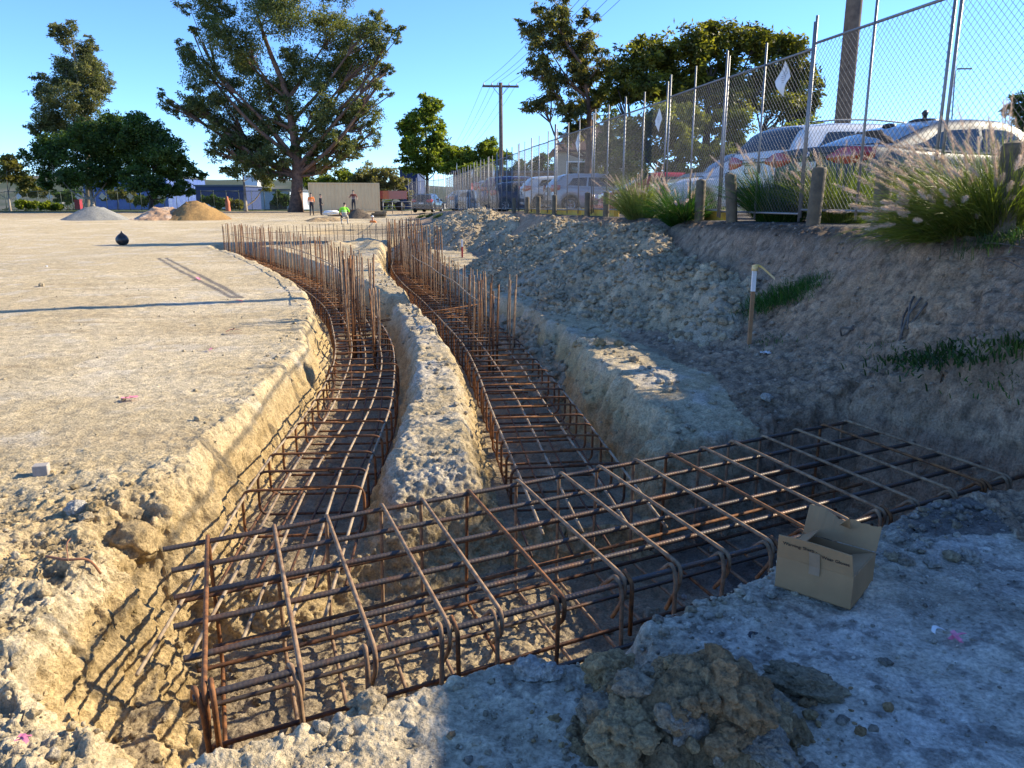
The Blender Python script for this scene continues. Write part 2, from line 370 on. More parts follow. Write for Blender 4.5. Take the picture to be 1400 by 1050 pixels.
# dark soil by the survey stake and at the toe of the bank
C = mixc(C, (.14, .122, .108), np.clip(rightside * sstep(.05, .4, fbm(V, 1.1, 4, 90) + .55 * sstep(1.5, 2.6, X) - .15) * sstep(9.5, 7.5, Y), 0, 1) * .9)
bankc = np.array([.37, .265, .18])[None] * (1 + .35 * n2[:, None]) + np.array([.07, .045, .02])[None] * sstep(.1, .5, fbm(V, 1.4, 3, 95))[:, None]
k = np.clip(BANK * 1.0 + sstep(.35, .75, V[:, 2]) * (X > -1) * (Y < 60), 0, 1)[:, None]
C = C * (1 - k) + bankc * k
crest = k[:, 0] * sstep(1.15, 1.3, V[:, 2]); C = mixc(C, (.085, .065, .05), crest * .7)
C = mixc(C, (.11, .105, .10), PK * .9)
# two thin dark lines coloured into the pad and a far, browner strip
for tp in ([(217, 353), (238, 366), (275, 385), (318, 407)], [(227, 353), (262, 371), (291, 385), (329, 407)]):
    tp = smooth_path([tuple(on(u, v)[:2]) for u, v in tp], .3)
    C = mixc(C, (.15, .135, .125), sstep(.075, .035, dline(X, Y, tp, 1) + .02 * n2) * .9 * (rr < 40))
far = sstep(60, 74, rr) * (X < 0); C = mixc(C, (.30, .22, .14), far * .6)
grass_far = sstep(78, 84, rr + 2 * n1) * (1 - PK); C = mixc(C, (.07, .085, .03), grass_far)
wet = sstep(-.15, .2, n1) * (Y > 26) * (Y < 48) * sstep(-14, -9, X) * sstep(2, -2, X); C = mixc(C, (.27, .21, .14), wet * .6)
f5 = f1 * 0; f5[nearm] = fbm(q, 15, 4, 33); f5 *= np.clip(.03 / gdz, 0, 1)
C = mixc(C, (.17, .15, .13), np.clip(wr * sstep(.18, .45, f5 + .35 * n2) * .6, 0, 1)); C = mixc(C, (.13, .105, .085), np.clip(k[:, 0] * sstep(.12, .5, f5 + .4 * n2) * .6, 0, 1)); C = mixc(C, (.40, .33, .25), np.clip(k[:, 0] * sstep(.22, .5, -f5) * .5, 0, 1))
fine = 1 + .16 * f2 + .14 * f3 - .5 * rough * sstep(.10, .0, wd) * (rr < 20) * (dep < .1)
C = np.clip(C * fine[:, None], .02, .8)
idx = (np.arange(NR - 1)[:, None] * NA + np.arange(NA - 1)[None]).ravel()
F = np.stack([idx, idx + 1, idx + NA + 1, idx + NA], 1)
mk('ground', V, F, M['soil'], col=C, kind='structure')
CG_ = C.reshape(NR, NA, 3)
def galb(x, y):
    i = np.clip(np.searchsorted(rad, np.hypot(x, y)), 0, NR - 1); j = np.clip(np.searchsorted(ang, np.arctan2(x, y)), 0, NA - 1)
    return CG_[i, j]
# a wide sheet far below carries the land to the horizon
rad2 = np.exp(np.linspace(math.log(300), math.log(9000), 60)); ang2 = np.linspace(R(-75), R(75), 160)
A2, R2 = np.meshgrid(ang2, rad2); x2 = (R2 * np.sin(A2)).ravel(); y2 = (R2 * np.cos(A2)).ravel()
p2 = np.stack([x2, y2, 0 * x2], 1); rn = R2.ravel()
hz = -22.5 + 25 * sstep(700, 1900, rn) * (.5 + .5 * fbm(p2, .0012, 4, 5)) + 215 * sstep(3200, 6500, rn) * (.62 + .55 * fbm(p2, .0006, 5, 8))
cc = np.tile(np.array([.06, .075, .05]), (len(x2), 1)); cc = mixc(cc, (.16, .15, .13), sstep(.0, .4, fbm(p2, .01, 3, 7)) * .6)
i2 = (np.arange(59)[:, None] * 160 + np.arange(159)[None]).ravel()
mk('hills', np.stack([x2, y2, hz], 1), np.stack([i2, i2 + 1, i2 + 161, i2 + 160], 1), M['soil'], col=cc, kind='structure')
# ================================================================== CLODS
def icos(sub):
    import bmesh
    bm = bmesh.new(); bmesh.ops.create_icosphere(bm, subdivisions=sub, radius=1)
    V = np.array([v.co[:] for v in bm.verts]); F = np.array([[v.index for v in f.verts] for f in bm.faces]); bm.free(); return V, F
ICO = {k: icos(k) for k in (1, 2, 3, 4, 5, 6)}
def rock(sub, seed, rough=.35, flat=.8):
    V, F = ICO[sub]; o = np.array([seed * 3.7, seed * 1.3, seed * 7.1])
    d = 1 + rough * fbm(V + o, 1.1, 3, seed) + rough * .5 * fbm(V + o, 3.1, 3, seed + 5)
    if sub >= 3:
        a, b, c = worley(V + o, 1.9, seed); d += rough * .5 * (np.clip(b - a, 0, .4) - .2)
    V = V * d[:, None]; V[:, 2] *= flat
    for k in range(3):                                              # knock off facets
        n = np.array([_h(np.array([seed]), np.array([k]), np.array([j]), 3)[0] * 2 - 1 for j in range(3)]); n /= np.linalg.norm(n)
        m = V @ n; V -= np.clip(m - .72, 0, 9)[:, None] * n * .85
    return V, F
ROCKS = [rock(2, 30 + k, .6, .78) for k in range(16)]; ROCKS3 = [rock(3, 60 + k, .62, .78) for k in range(16)]
ROCKS3 = [(v * (1 + .16 * fbm(v, 3.7, 3, 9 + k))[:, None], f) for k, (v, f) in enumerate(ROCKS3)]
def scatter(name, pts, sizes, cols, label=None, sub=None, sink=.25, **pr):
    Vs, Fs, Cs, n = [], [], [], 0
    for (p, s, c) in zip(pts, sizes, cols):
        rv, rf = (ROCKS3 if s > .02 else ROCKS)[RNG.integers(16)]
        a = RNG.random() * 6.28; ca, sa = math.cos(a), math.sin(a)
        w = rv * (s * np.array([1, .7 + .5 * RNG.random(), .7 + .4 * RNG.random()])); w = w @ np.array([[ca, sa, 0], [-sa, ca, 0], [0, 0, 1]])
        Vs.append(w + np.array(p) + np.array([0, 0, s * (.5 - sink)])); Fs.append(rf + n); n += len(rv)
        Cs.append(np.tile(np.array(c) * (.8 + .4 * RNG.random()), (len(rv), 1)))
    return mk(name, np.concatenate(Vs), np.concatenate(Fs), M['clod'], col=np.concatenate(Cs), smooth=False, **pr)
CL = np.array([.42, .345, .235]); CW = np.array([.5, .47, .42]); CY = np.array([.46, .34, .18]); CG = np.array([.34, .295, .235])
def pw(n, a, b): return a * (b / a) ** (RNG.random(n) ** 2.2)
pts, sz, cl = [], [], []
def area(n, fx, a, b, pal):
    for _ in range(n):
        x, y = fx(); pts.append((x, y)); sz.append(float(pw(1, a, b)[0])); cl.append(pal[RNG.integers(len(pal))])
def band(s0, s1, t0, t1):
    def f():
        s = RNG.uniform(s0, s1); t = RNG.uniform(t0, t1); q = CO + CU * s + CN * t; return q[0], q[1]
    return f
area(1600, band(-.6, 5.4, -.58, -.22), .003, .026, [CL, CW, CW, CY])
area(1100, band(-1.5, 6, -1.5, -.5), .003, .014, [CL * 0, CW * 1.6, CG])
area(240, band(3.6, 5.3, -.58, -.30), .008, .04, [CW, CW, CG])
area(160, band(-.2, 5.1, -.2, 1.6), .01, .04, [CL, CY])
area(1300, lambda: (RNG.uniform(-4.2, -1.3), RNG.uniform(1.8, 4.6)), .003, .024, [CL, CY, CY, CY])
area(500, lambda: (RNG.uniform(-4.5, -2.2), RNG.uniform(3.1, 4.3)), .004, .022, [CL, CW])
area(500, lambda: (RNG.uniform(-9, -2.2), RNG.uniform(4.6, 16)), .004, .022, [CL, CG])
def along(P, o0, o1, a, b):
    def f():
        i = RNG.integers(int(a * len(P)), int(b * len(P)) - 2); d = P[i + 1] - P[i]; d /= np.linalg.norm(d); o = RNG.uniform(o0, o1) * RNG.choice([-1, 1])
        return P[i][0] - d[1] * o, P[i][1] + d[0] * o
    return f
area(420, along(LP, .6, 1.0, .06, .6), .005, .032, [CL, CY, CL]); area(1100, along(RP_, .55, 1.2, .03, .6), .006, .04, [CL, CW, CG, CL])
area(250, along(LP, 0, .5, .06, .5), .006, .03, [CY, CL]); area(250, along(RP_, 0, .5, .06, .5), .006, .03, [CL])
area(900, lambda: (RNG.uniform(.6, 3.0), RNG.uniform(5.6, 12)), .006, .04, [CL, CW, CG])
area(3200, lambda: (fence_x(yy := RNG.uniform(5.0, 12)) - RNG.uniform(.15, 2.3), yy), .003, .02, [CG * .7, CG, CG * .6, CW])
area(3500, band(-1.2, 6, -1.7, -.45), .0018, .009, [CL * 0, CW * 2, CL * 0, CG])
area(1500, lambda: (RNG.uniform(-4.2, -1.3), RNG.uniform(1.8, 4.6)), .002, .010, [CL, CY])
xy = np.array(pts); zz = gzs(xy[:, 0], xy[:, 1])
g_ = galb(xy[:, 0], xy[:, 1]); cl = [np.array(c) * .38 + g * .68 for c, g in zip(cl, g_)]
scatter('loose_clods', np.column_stack([xy, zz]), sz, cl, kind='stuff', label='loose crumbs and clods of dry clay strewn over pad, lips and bank', )
# ---- spoil heaps along the bank
def ridge_heap(name, ridge, slope, bounds, step, seed, label, clods, cat='soil heap'):
    x0, x1, y0, y1 = bounds; nx = int((x1 - x0) / step); ny = int((y1 - y0) / step)
    gx, gy = np.meshgrid(np.linspace(x0, x1, nx), np.linspace(y0, y1, ny)); x, y = gx.ravel(), gy.ravel()
    rp = smooth_path(ridge, .25)
    best = np.full(len(x), -9.0)
    p = np.stack([x, y, 0 * x], 1); w = fbm(p, .7, 3, seed); w2 = fbm(p, 2.2, 3, seed + 3)
    for q in rp: best = np.maximum(best, q[2] - slope * np.sqrt((x - q[0]) ** 2 + (y - q[1]) ** 2 + .12) + .12)
    g = gzs(x, y)
    z = best + .24 * w + .15 * w2
    p3 = np.stack([x, y, z], 1)
    a, b, c = worley(p3, 5, seed); a2, b2, c2 = worley(p3, 11, seed + 1)
    z = z + .13 * (np.clip(b - a, 0, .4) - .2) * (.4 + c) + .08 * (np.clip(b2 - a2, 0, .45) - .2) + .03 * fbm(p3, 14, 3, seed + 8)
    z = np.maximum(z, g - .25)
    Cc = np.tile(np.array([.54, .43, .28]), (len(x), 1)) * (.82 + .4 * c[:, None]); Cc = mixc(Cc, (.45, .40, .32), sstep(0, .5, w2) * .6); Cc = mixc(Cc, (.26, .20, .13), sstep(.1, .6, w) * .5)
    i = (np.arange(ny - 1)[:, None] * nx + np.arange(nx - 1)[None]).ravel(); F = np.stack([i, i + 1, i + nx + 1, i + nx], 1)
    dz = (z - g); keep = (dz[F] > -.2).any(1); F = F[keep]
    o = mk(name, np.stack([x, y, z], 1), F, M['clod'], col=Cc, loc=(ridge[0][0], ridge[0][1], 0)); props(o, label, cat)
    sel = np.where(dz > -.02)[0]; sel = RNG.choice(sel, clods); ss = pw(clods, .012, .062); ss[: max(1, clods // 70)] *= 1.7
    pal = [CL * 1.12, CL * 1.2, CL * 1.0, CL * 1.08]
    scatter('clods_on_heap', np.stack([x[sel], y[sel], z[sel]], 1), ss, [pal[k] for k in RNG.integers(0, 4, clods)], kind='stuff', label='broken clods covering the spoil heap')
ridge_heap('spoil_heap', [(2.75, 9.4, .75), (2.55, 11, 1.0), (2.15, 13.5, 1.22), (1.6, 16.5, 1.3), (.9, 19.5, 1.15), (.5, 21.5, .7)], .64, (-1.6, 4.2, 7.2, 23.5), .032, 131, 'long grey-tan heap of broken clay clods lying along the bank below the fence', 9500)
ridge_heap('spoil_heap', [(-2.3, 27.6, 1.1), (-1.3, 27.3, 1.62), (-.3, 27.0, 1.35), (.2, 25.5, 1.0)], .62, (-5, 2.6, 22.5, 32), .07, 151, 'smaller far clay heap with an orange sunlit top, in front of the parked cars', 3000)
def cone_heap(name, u, v, w_px, h_px, D, cols, label, seed, rough=.05):
    q = np.arange(30, 100, .2); a = (525 - v) / FPX; pt = np.stack([(u - 700) / FPX * q, (CP + a * SP) * q, EYE + (a * CP - SP) * q], 1); hh = gzs(pt[:, 0], pt[:, 1]); k = int(np.argmax(pt[:, 2] < hh)); D = q[k]; c = pt[k].copy(); c[2] = hh[k]; rb = w_px / FPX * D / 2; h = h_px / FPX * D * 1.05; c[1] += rb * .6
    n = 90; gx, gy = np.meshgrid(np.linspace(-1.15, 1.15, n), np.linspace(-1.15, 1.15, n)); x, y = gx.ravel(), gy.ravel()
    p = np.stack([x, y, 0 * x], 1) * rb; r = np.hypot(x, y) * (1 + .10 * fbm(p, .5, 3, seed))
    z = h * np.clip(1.04 - r, -.12, 1) ** 1.0; z = np.where(r < .25, h * (.79 + .06 * np.cos(r * 9)) , z)
    z = np.minimum(z, h * .93) + rough * fbm(p, 1.5, 4, seed + 2)
    k = sstep(-.1, .4, fbm(p, .8, 4, seed + 4)); Cc = np.array(cols[0]) * (1 - k[:, None]) + np.array(cols[1]) * k[:, None]
    i = (np.arange(n - 1)[:, None] * n + np.arange(n - 1)[None]).ravel(); F = np.stack([i, i + 1, i + n + 1, i + n], 1)
    o = mk(name, np.stack([c[0] + x * rb, c[1] + y * rb, c[2] + z - .1], 1), F, M['clod'], col=Cc, loc=c); props(o, label, 'soil heap'); return o
cone_heap('gravel_heap', 116, 301, 92, 23, 66, [(.23, .23, .215), (.30, .295, .27)], 'smooth grey gravel heap at the far left of the pad', 3, .06)
cone_heap('rubble_heap', 212, 301, 90, 21, 62, [(.42, .27, .17), (.55, .45, .36)], 'low pinkish heap of stony rubble between the grey and the orange heaps', 5, .22)
cone_heap('soil_heap', 258, 301, 92, 31, 64, [(.34, .21, .085), (.27, .16, .07)], 'orange-brown soil heap right of the stony rubble heap', 8, .12)
cone_heap('soil_heap', 488, 299, 44, 17, 58, [(.12, .095, .07), (.16, .125, .09)], 'dark brown soil heap in front of the container, beside the green-vested worker', 12, .1)
cone_heap('soil_heap', 440, 303, 70, 8, 54, [(.36, .26, .15), (.42, .32, .2)], 'low tan bank of soil behind the orange-vested worker', 14, .2)
# ================================================================== REINFORCEMENT
def jit(a): return float(RNG.uniform(-a, a))
# ---- cross cage in the foreground
def F3(s, t, z): q = CO + CU * s + CN * t; return np.array([q[0], q[1], z])
FT, FB, FW = -.055, -.80, 1.37
fc = thing('reinforcement_cage', 'wide rusty rebar cage of thick ribbed bars across the front trench, nearest the camera', 'rebar cage', F3(2.4, .7, FB), 0, 'rebar cages in the footing trenches')
NS = 17; SK = .18                                                  # the stirrups lean along the cage
for k in range(NS):
    s = .02 + 4.76 * k / (NS - 1) + jit(.03); sk = jit(.05); r = .0105
    zt = FT + .012 + jit(.006); tail = .24 + jit(.05); ft = -.03 + jit(.015)
    P = [F3(s + .024, ft + .10, zt - tail), F3(s + .022, ft + .005, zt - .10), F3(s + .018, ft, zt), F3(s + SK, FW + .02, zt - .004),
         F3(s + SK + sk * .3, FW + .03, FB - .01), F3(s + sk, ft, FB - .01), F3(s + sk * .3 - .006, ft - .005, zt - .06), F3(s - .012, ft + .03, zt + .012), F3(s - .016, ft + .16, zt - .12)]
    # stirrup in one bent piece: hooked tail, top leg, back leg, bottom leg, front leg, second hook
    tb = MB().tube(fillet(P, .055, 6), r, 8)
    dusty = k < 12
    o = tb.mk('stirrup', M['rust_dust'] if k % 5 else M['rust'], fc)
    if k % 3 == 0:
        MB().tube(fillet([F3(s + .045, ft + .05, zt + .01), F3(s + .045, ft - .02, zt - .02), F3(s + .05, ft - .01, zt - .34 + jit(.05))], .05, 6), r, 8).mk('hook_bar', M['rust'], fc)
    # dust-coated upper face of the top leg
def rb(name, pts, r, m, par, rib=.0022, pitch=.019, n=8, step=.0065): MB().tube(resample(pts, step), r, n, rib, pitch).mk(name, m, par)
tt = [.0, .27, .53, .79, 1.07, 1.36]
for i, t in enumerate(tt):
    a = -.01 - abs(jit(.07)); b = 4.93 + jit(.05)
    mid = [F3(a, t + jit(.02), FT - .012), F3(1.6, t + jit(.012), FT - .018 - (.012 if 0 < i < 5 else 0)), F3(3.3, t + jit(.012), FT - .016), F3(b, t + jit(.02), FT - .014)]
    rb('main_bar', smooth_path(mid, .1), .0135, M['bar_grey'], fc)
for i, t in enumerate([.02, .35, .68, 1.0, 1.34]):
    rb('main_bar', [F3(.06, t, FB + .012), F3(2.4, t, FB + .004), F3(4.9, t, FB + .012)], .0115, M['bar_grey'] if i % 2 else M['rust_dark'], fc, step=.012, pitch=.03)
rb('side_bar', [F3(.0, -.045, FT - .30), F3(2.4, -.05, FT - .32), F3(4.9, -.045, FT - .30)], .011, M['bar_grey'], fc)
rb('side_bar', [F3(.0, FW - .0, FT - .33), F3(4.9, FW, FT - .33)], .011, M['rust_dark'], fc, step=.012, pitch=.03)
rb('side_bar', [F3(.1, .55, FT - .16), F3(4.2, .60, FT - .14)], .010, M['rust'], fc, step=.012, pitch=.03)
# ---- the two long cages
def cage(P, w, h, zt, i0, sp, label, name_off, longs, seed):
    d = np.gradient(P, axis=0); d /= np.linalg.norm(d, axis=1)[:, None]; nn = np.stack([-d[:, 1], d[:, 0]], 1)
    s = np.concatenate([[0], np.cumsum(np.linalg.norm(np.diff(P, axis=0), axis=1))])
    o0 = thing('reinforcement_cage', label, 'rebar cage', (P[i0][0], P[i0][1], zt - h), 0, 'rebar cages in the footing trenches')
    def at_s(q, off, z):
        x = np.interp(q, s, P[:, 0]) + np.interp(q, s, nn[:, 0]) * off; y = np.interp(q, s, P[:, 1]) + np.interp(q, s, nn[:, 1]) * off
        return np.array([x, y, z])
    q0 = s[i0]; k = 0; q = q0
    while q < s[-1] - .1 and k < 99:
        sk = jit(.03); lift = jit(.008); ww = w / 2 + jit(.01)
        pts = [at_s(q + sk, -ww * .3, zt + lift), at_s(q + sk, ww, zt + lift), at_s(q, ww, zt - h), at_s(q, -ww, zt - h), at_s(q + sk * .6, -ww, zt + lift + .004), at_s(q + sk, -ww * .0, zt + .012 + lift)]
        near = q < 14
        MB().tube(fillet(pts, .075, 7 if near else 3), .0103, 8 if near else 5).mk('stirrup', M['rust'] if RNG.random() < .7 else M['rust_dark'], o0)
        q += sp + jit(.03); k += 1
    for off in longs:
        o = off * w / 2
        ks = np.arange(max(0, q0 - RNG.uniform(1.6, 2.1)) if abs(off) < .95 else q0 - 1.7, s[-1], .25); ks = ks[ks >= 0]
        MB().tube([at_s(a, o + .012 * math.sin(a * 1.1 + off * 5), zt - .017 - .012 * max(0, (q0 - a))) for a in ks], .0095, 7).mk('main_bar', M['bar_pale'], o0)
        ks = np.arange(max(0, q0 - .8), s[-1], .3)
        MB().tube([at_s(a, o + .02 * math.sin(a), zt - h + .017) for a in ks], .0095, 6).mk('main_bar', M['rust_dark'], o0)
    return o0, at_s, s
iL = int(np.argmin(np.abs(LP[:, 1] - 4.85))); iR = int(np.argmin(np.abs(RP_[:, 1] - 5.35)))
cl, aL, sL = cage(LP, .80, .33, -.25, iL, .405, 'long curved rebar cage in the left trench, with tall starter bars along its far part', 0, [-.94, -.5, -.05, .42, .93], 1)
cr, aR, sR = cage(RP_, .84, .34, -.25, iR, .325, 'long curved rebar cage in the right trench, beside the clay spoil heap', 0, [-.94, -.35, .3, .93], 2)
xc, aX, sX = cage(XP, .8, .33, -.34, 1, .45, 'far rebar cage crossing behind the trench island, most distant of the cages', 0, [-.9, -.3, .3, .9], 3)
for k, (z, o) in enumerate([(-.30, .1), (-.30, -.12), (-.42, .1), (-.5, -.1)]):
    a = np.array([-2.25, 12.6 + o, z]); b = np.array([-.55, 13.5 + o, z + .16 + .04 * k]); MB().tube([a, (a + b) / 2 + np.array([0, 0, .02]), b], .0085, 6).mk('link_bar', M['rust'], cl)
def starters(par, A, S, q0, q1, sp, offs, ztop, zb, mats):
    n = 0; q = q0
    while q < q1 and n < 100:
        for j, o in enumerate(offs):
            b = A(min(q + j * sp * .5, S[-1]), o + jit(.015), zb); le = ztop - zb + jit(.05)
            tp = b + np.array([jit(.03), jit(.03), le]); foot = b + np.array([0, 0, 0])
            MB().tube([foot, (foot + tp) / 2 + np.array([jit(.008), jit(.008), 0]), tp], .0105, 6).mk('starter_bar', mats[RNG.integers(len(mats))], par); n += 1
        q += sp + jit(.04)
    return n
sm = [M['rust_dust'], M['rust'], M['rust_dust'], M['rust_dark']]
qa = float(np.interp(10.6, LP[:, 1], sL)); qb = float(np.interp(10.3, RP_[:, 1], sR))
starters(cl, aL, sL, qa + 1.2, sL[-1], .47, (.13, -.13), .84, -.58, sm)
starters(cr, aR, sR, qb + .4, sR[-1] - 8, .42, (-.14, .06), .56, -.6, sm)
starters(xc, aX, sX, .2, sX[-1], .33, (.1, -.1), .72, -.62, sm)
def cluster(par, A, q, o, z0, z1, n, spread):
    for k in range(n):
        b = A(q + jit(spread), o + jit(spread * .8), z0); tp = b + np.array([jit(.05), jit(.05), z1 - z0 + jit(.08)])
        MB().tube([b, (b + tp) / 2 + np.array([jit(.012), jit(.012), 0]), tp], .0125, 6).mk('column_bar', sm[RNG.integers(4)], par)
cluster(cl, aL, qa + .35, .0, -.6, .86, 12, .26); cluster(cl, aL, qa - .35, -.16, -.6, .55, 4, .1)
cluster(cr, aR, qb - .1, -.12, -.6, .55, 6, .22); cluster(cr, aR, qb + .9, -.1, -.6, .56, 8, .4)
cluster(cr, aR, float(np.interp(24.6, RP_[:, 1], sR)), 0, -.6, 1.05, 34, .75)
cluster(cr, aR, float(np.interp(19.6, RP_[:, 1], sR)), -.25, -.6, 1.0, 22, .55)
cluster(cr, aR, float(np.interp(31, RP_[:, 1], sR)), 0, -.6, .95, 16, .9)
cluster(cl, aL, sL[-1] - .3, 0, -.6, .8, 14, .5)
def tie(par, A, qs, o, z, sag):
    MB().tube([A(a, o + .02 * math.sin(a * 2), z + sag * (i / (len(qs) - 1))) for i, a in enumerate(qs)], .009, 6).mk('tie_bar', M['bar_pale'], par)
tie(cl, aL, np.arange(qa + 2.2, sL[-1] - .5, .5), .15, .47, .0); tie(cl, aL, np.arange(qa + 2.2, qa + 12, .5), -.15, .30, .1)
tie(cr, aR, np.arange(qb + .1, sR[-1] - 9, .5), -.12, .34, .08); tie(cr, aR, np.arange(qb + .2, qb + 9, .5), .16, .32, .06)
tie(xc, aX, np.arange(.1, sX[-1] - .1, .5), .12, .42, .1)
# ================================================================== FENCES
FD = np.array([-.1819, .9833]); FN = np.array([.9833, .1819])        # along the site fence (away from camera), and towards the cars
def fpt(q, off=0.0):                                                # q metres along the fence from y = 8.02
    return np.array([4.10, 8.02]) + FD * q + FN * off
M['wire'] = mat('zinc_wire', (.15, .155, .165), None, 8, .55, .2)
M['wire_dark'] = mat('grey_green_wire', (.10, .13, .11), None, 8, .6, .3)
def panel_parts(par, L, H, pitch, wr, tr, tm, wm, post_extra, mid=True, n=3):
    """a temporary fence panel in local coordinates: x along the panel, z up"""
    f = MB()
    f.tube([(0.02, 0, .02), (0.02, 0, H + post_extra)], tr, 8); f.tube([(L - .02, 0, .02), (L - .02, 0, H + post_extra)], tr, 8)
    f.tube([(.02, 0, H), (L - .02, 0, H)], tr, 8); f.tube([(.02, 0, .12), (L - .02, 0, .12)], tr * .9, 8)
    f.mk('frame', tm, par, local=True)
    if mid: MB().tube([(L / 2, .012, .02), (L / 2, .012, H + post_extra * .9)], tr * .92, 8).mk('post', tm, par, local=True)
    w = MB(); b0, b1 = .12, H; k = 0
    for sgn in (1, -1):
        c = -(b1 - b0)
        while c < L:
            xa, za, xb, zb = c, b0, c + (b1 - b0), b1
            if xa < 0: za += -xa; xa = 0
            if xb > L: zb -= xb - L; xb = L
            if xb - xa > .02:
                pa, pb = ((xa, za), (xb, zb)) if sgn > 0 else ((L - xa, za), (L - xb, zb))
                w.tube([(pa[0], .004 * sgn, pa[1]), (pb[0], .004 * sgn, pb[1])], wr, n, cap=False)
            c += pitch * 1.25
    w.mk('wire_mesh', wm, par, local=True)
ordn = ['first', 'second', 'third', 'fourth', 'fifth', 'sixth', 'seventh', 'eighth', 'ninth', 'tenth', 'eleventh', 'twelfth', 'thirteenth', 'fourteenth', 'fifteenth', 'sixteenth', 'seventeenth', 'eighteenth', 'nineteenth', 'twentieth', 'twenty-first', 'twenty-second', 'twenty-third', 'twenty-fourth']
infront = {0: 'leaving the photo above pink grass', 1: 'in front of the dark grey sedan', 2: 'carrying the largest white sign', 3: 'before the white wagon tail', 4: 'in front of the white hatch nose', 5: 'beside the pale grass clump', 6: 'in front of the red hatch'}
def place_panel(k, q0):
    a = fpt(q0); b = fpt(q0 + 2.38); z = zpark(a[1]) + .02
    o = thing('wire_fence', 'chain wire fence panel, %s from the right%s' % (ordn[k], ', ' + infront[k] if k in infront else ' along the cars'), 'fence', (a[0], a[1], z + jit(.02)), math.atan2(FD[1], FD[0]) + jit(.012), 'chain wire panels along the car park')
    return o
near_kinds = []
for k in range(21):
    q0 = -2.62 + k * 2.39
    o = place_panel(k, q0)
    if k < 6: panel_parts(o, 2.36, 2.1, .062, .0024, .0165, M['galv'], M['wire'], .36 + jit(.05))
    elif k == 6:
        panel_parts(o, 2.36, 2.1, .07, .0023, .0165, M['galv'], M['wire'], .30); proto_panel = o
    else:
        for ch in list(proto_panel.children):
            c = ch.copy(); COL.objects.link(c); c.parent = o
E0 = fpt(-2.62 + 21 * 2.39)
for k in range(4):                                                  # the fence turns left and runs across towards the container
    o = thing('wire_fence', 'chain wire panel beyond the far corner, %s left of the site fence end' % ordn[k], 'fence', (E0[0] - .15 - .9 * k, E0[1] + 2.2 * k, zpark(50) - .05), math.atan2(2.2, -.9), 'chain wire panels along the car park')
    for ch in list(proto_panel.children):
        c = ch.copy(); COL.objects.link(c); c.parent = o
# braced corner post
b = fpt(15.6); z = zpark(b[1]); br = MB(); br.tube([(b[0], b[1], z), (b[0], b[1], z + 2.55)], .03, 8)
for e in ((fpt(14.2), 2.2), (fpt(14.6), 1.95)): br.tube([(b[0], b[1], z + 2.12 if e[1] > 2 else z + 2.0), (e[0][0], e[0][1], z + e[1])], .018, 6)
br.mk('brace_post', M['galv'], loc=(b[0], b[1], z), label='braced steel post standing among the panels, left of the white house', category='fence post')
def diamond(name, c, ax, s, th, label, m=None, stretch=1.15, bend=0):
    """a square safety notice hung on its corner; ax is the direction of its width"""
    ax = np.array([ax[0], ax[1], 0.0]); ax /= np.linalg.norm(ax); n = np.cross(ax, [0, 0, 1]); up = np.array([0, 0, 1.0]); c = np.array(c)
    o = thing(name, label, 'sign', c, 0, 'white diamond notices on the fences')
    V = []; g = 7
    for i in range(g + 1):
        for j in range(g + 1):
            a = (i / g - .5) * s; b_ = (j / g - .5) * s
            V.append(c + ax * (a + b_) * .70 + up * (a - b_) * .70 * stretch + n * (bend * math.sin(3.5 * (a - b_) / s) + bend * .6 * math.cos(4 * (a + b_) / s)))
    V = np.array(V); m_ = len(V); V = np.concatenate([V, V + n * th])
    F = []
    for i in range(g):
        for j in range(g):
            q = i * (g + 1) + j; F.append((q, q + 1, q + g + 2, q + g + 1)); F.append((m_ + q, m_ + q + g + 1, m_ + q + g + 2, m_ + q + 1))
    mk('board', V, F, m or M['white'], o)
    return o, ax, n, up
sgn = [(1073, 108, .275, 10.35, 'largest white diamond notice, torn at its lower edge, near the white wagon'),
       (902, 164, .26, 14.9, 'narrow white diamond notice on the fence right of the pale grass clump'),
       (791, 195, .30, 20.0, 'white diamond notice on the fence in front of the small house'),
       (676, 236, .33, 31, 'greyish diamond notice on the fence just left of the leaning timber pole'),
       (646, 237, .33, 37, 'small white diamond notice on the fence, above the silver wagon'),
       (625, 228, .33, 43, 'slim white diamond notice high on the far fence left of the silver wagon')]
def fence_at(u, v):
    """where the sight line meets the site fence"""
    k = (u - 700) / FPX; a = (525 - v) / FPX; gx = CP + a * SP
    q = (k * 8.02 / gx - 4.10) / (FD[0] - k * FD[1] / gx); b = fpt(q); D = b[1] / gx
    return at(u, v, D), D
for k, (u, v, s, D, lab) in enumerate(sgn):
    c, D2 = fence_at(u, v); c = c + np.array([-.02, 0, 0])
    o, ax, n, up = diamond('warning_sign', c, FD, s, .004, lab, bend=.02 if k == 0 else .006)
    if k < 3:
        tx = MB()
        for r_ in range(5): tx.tube([c - n * .0 + ax * (-.06 + .015 * abs(r_ - 2)) + up * (.06 - r_ * .026) - n * .006, c + ax * (.06 - .015 * abs(r_ - 2)) + up * (.06 - r_ * .026) - n * .006], .003, 4)
        tx.mk('faded_print', mat('faded_print', (.42, .42, .46), None, 30, .8), o)
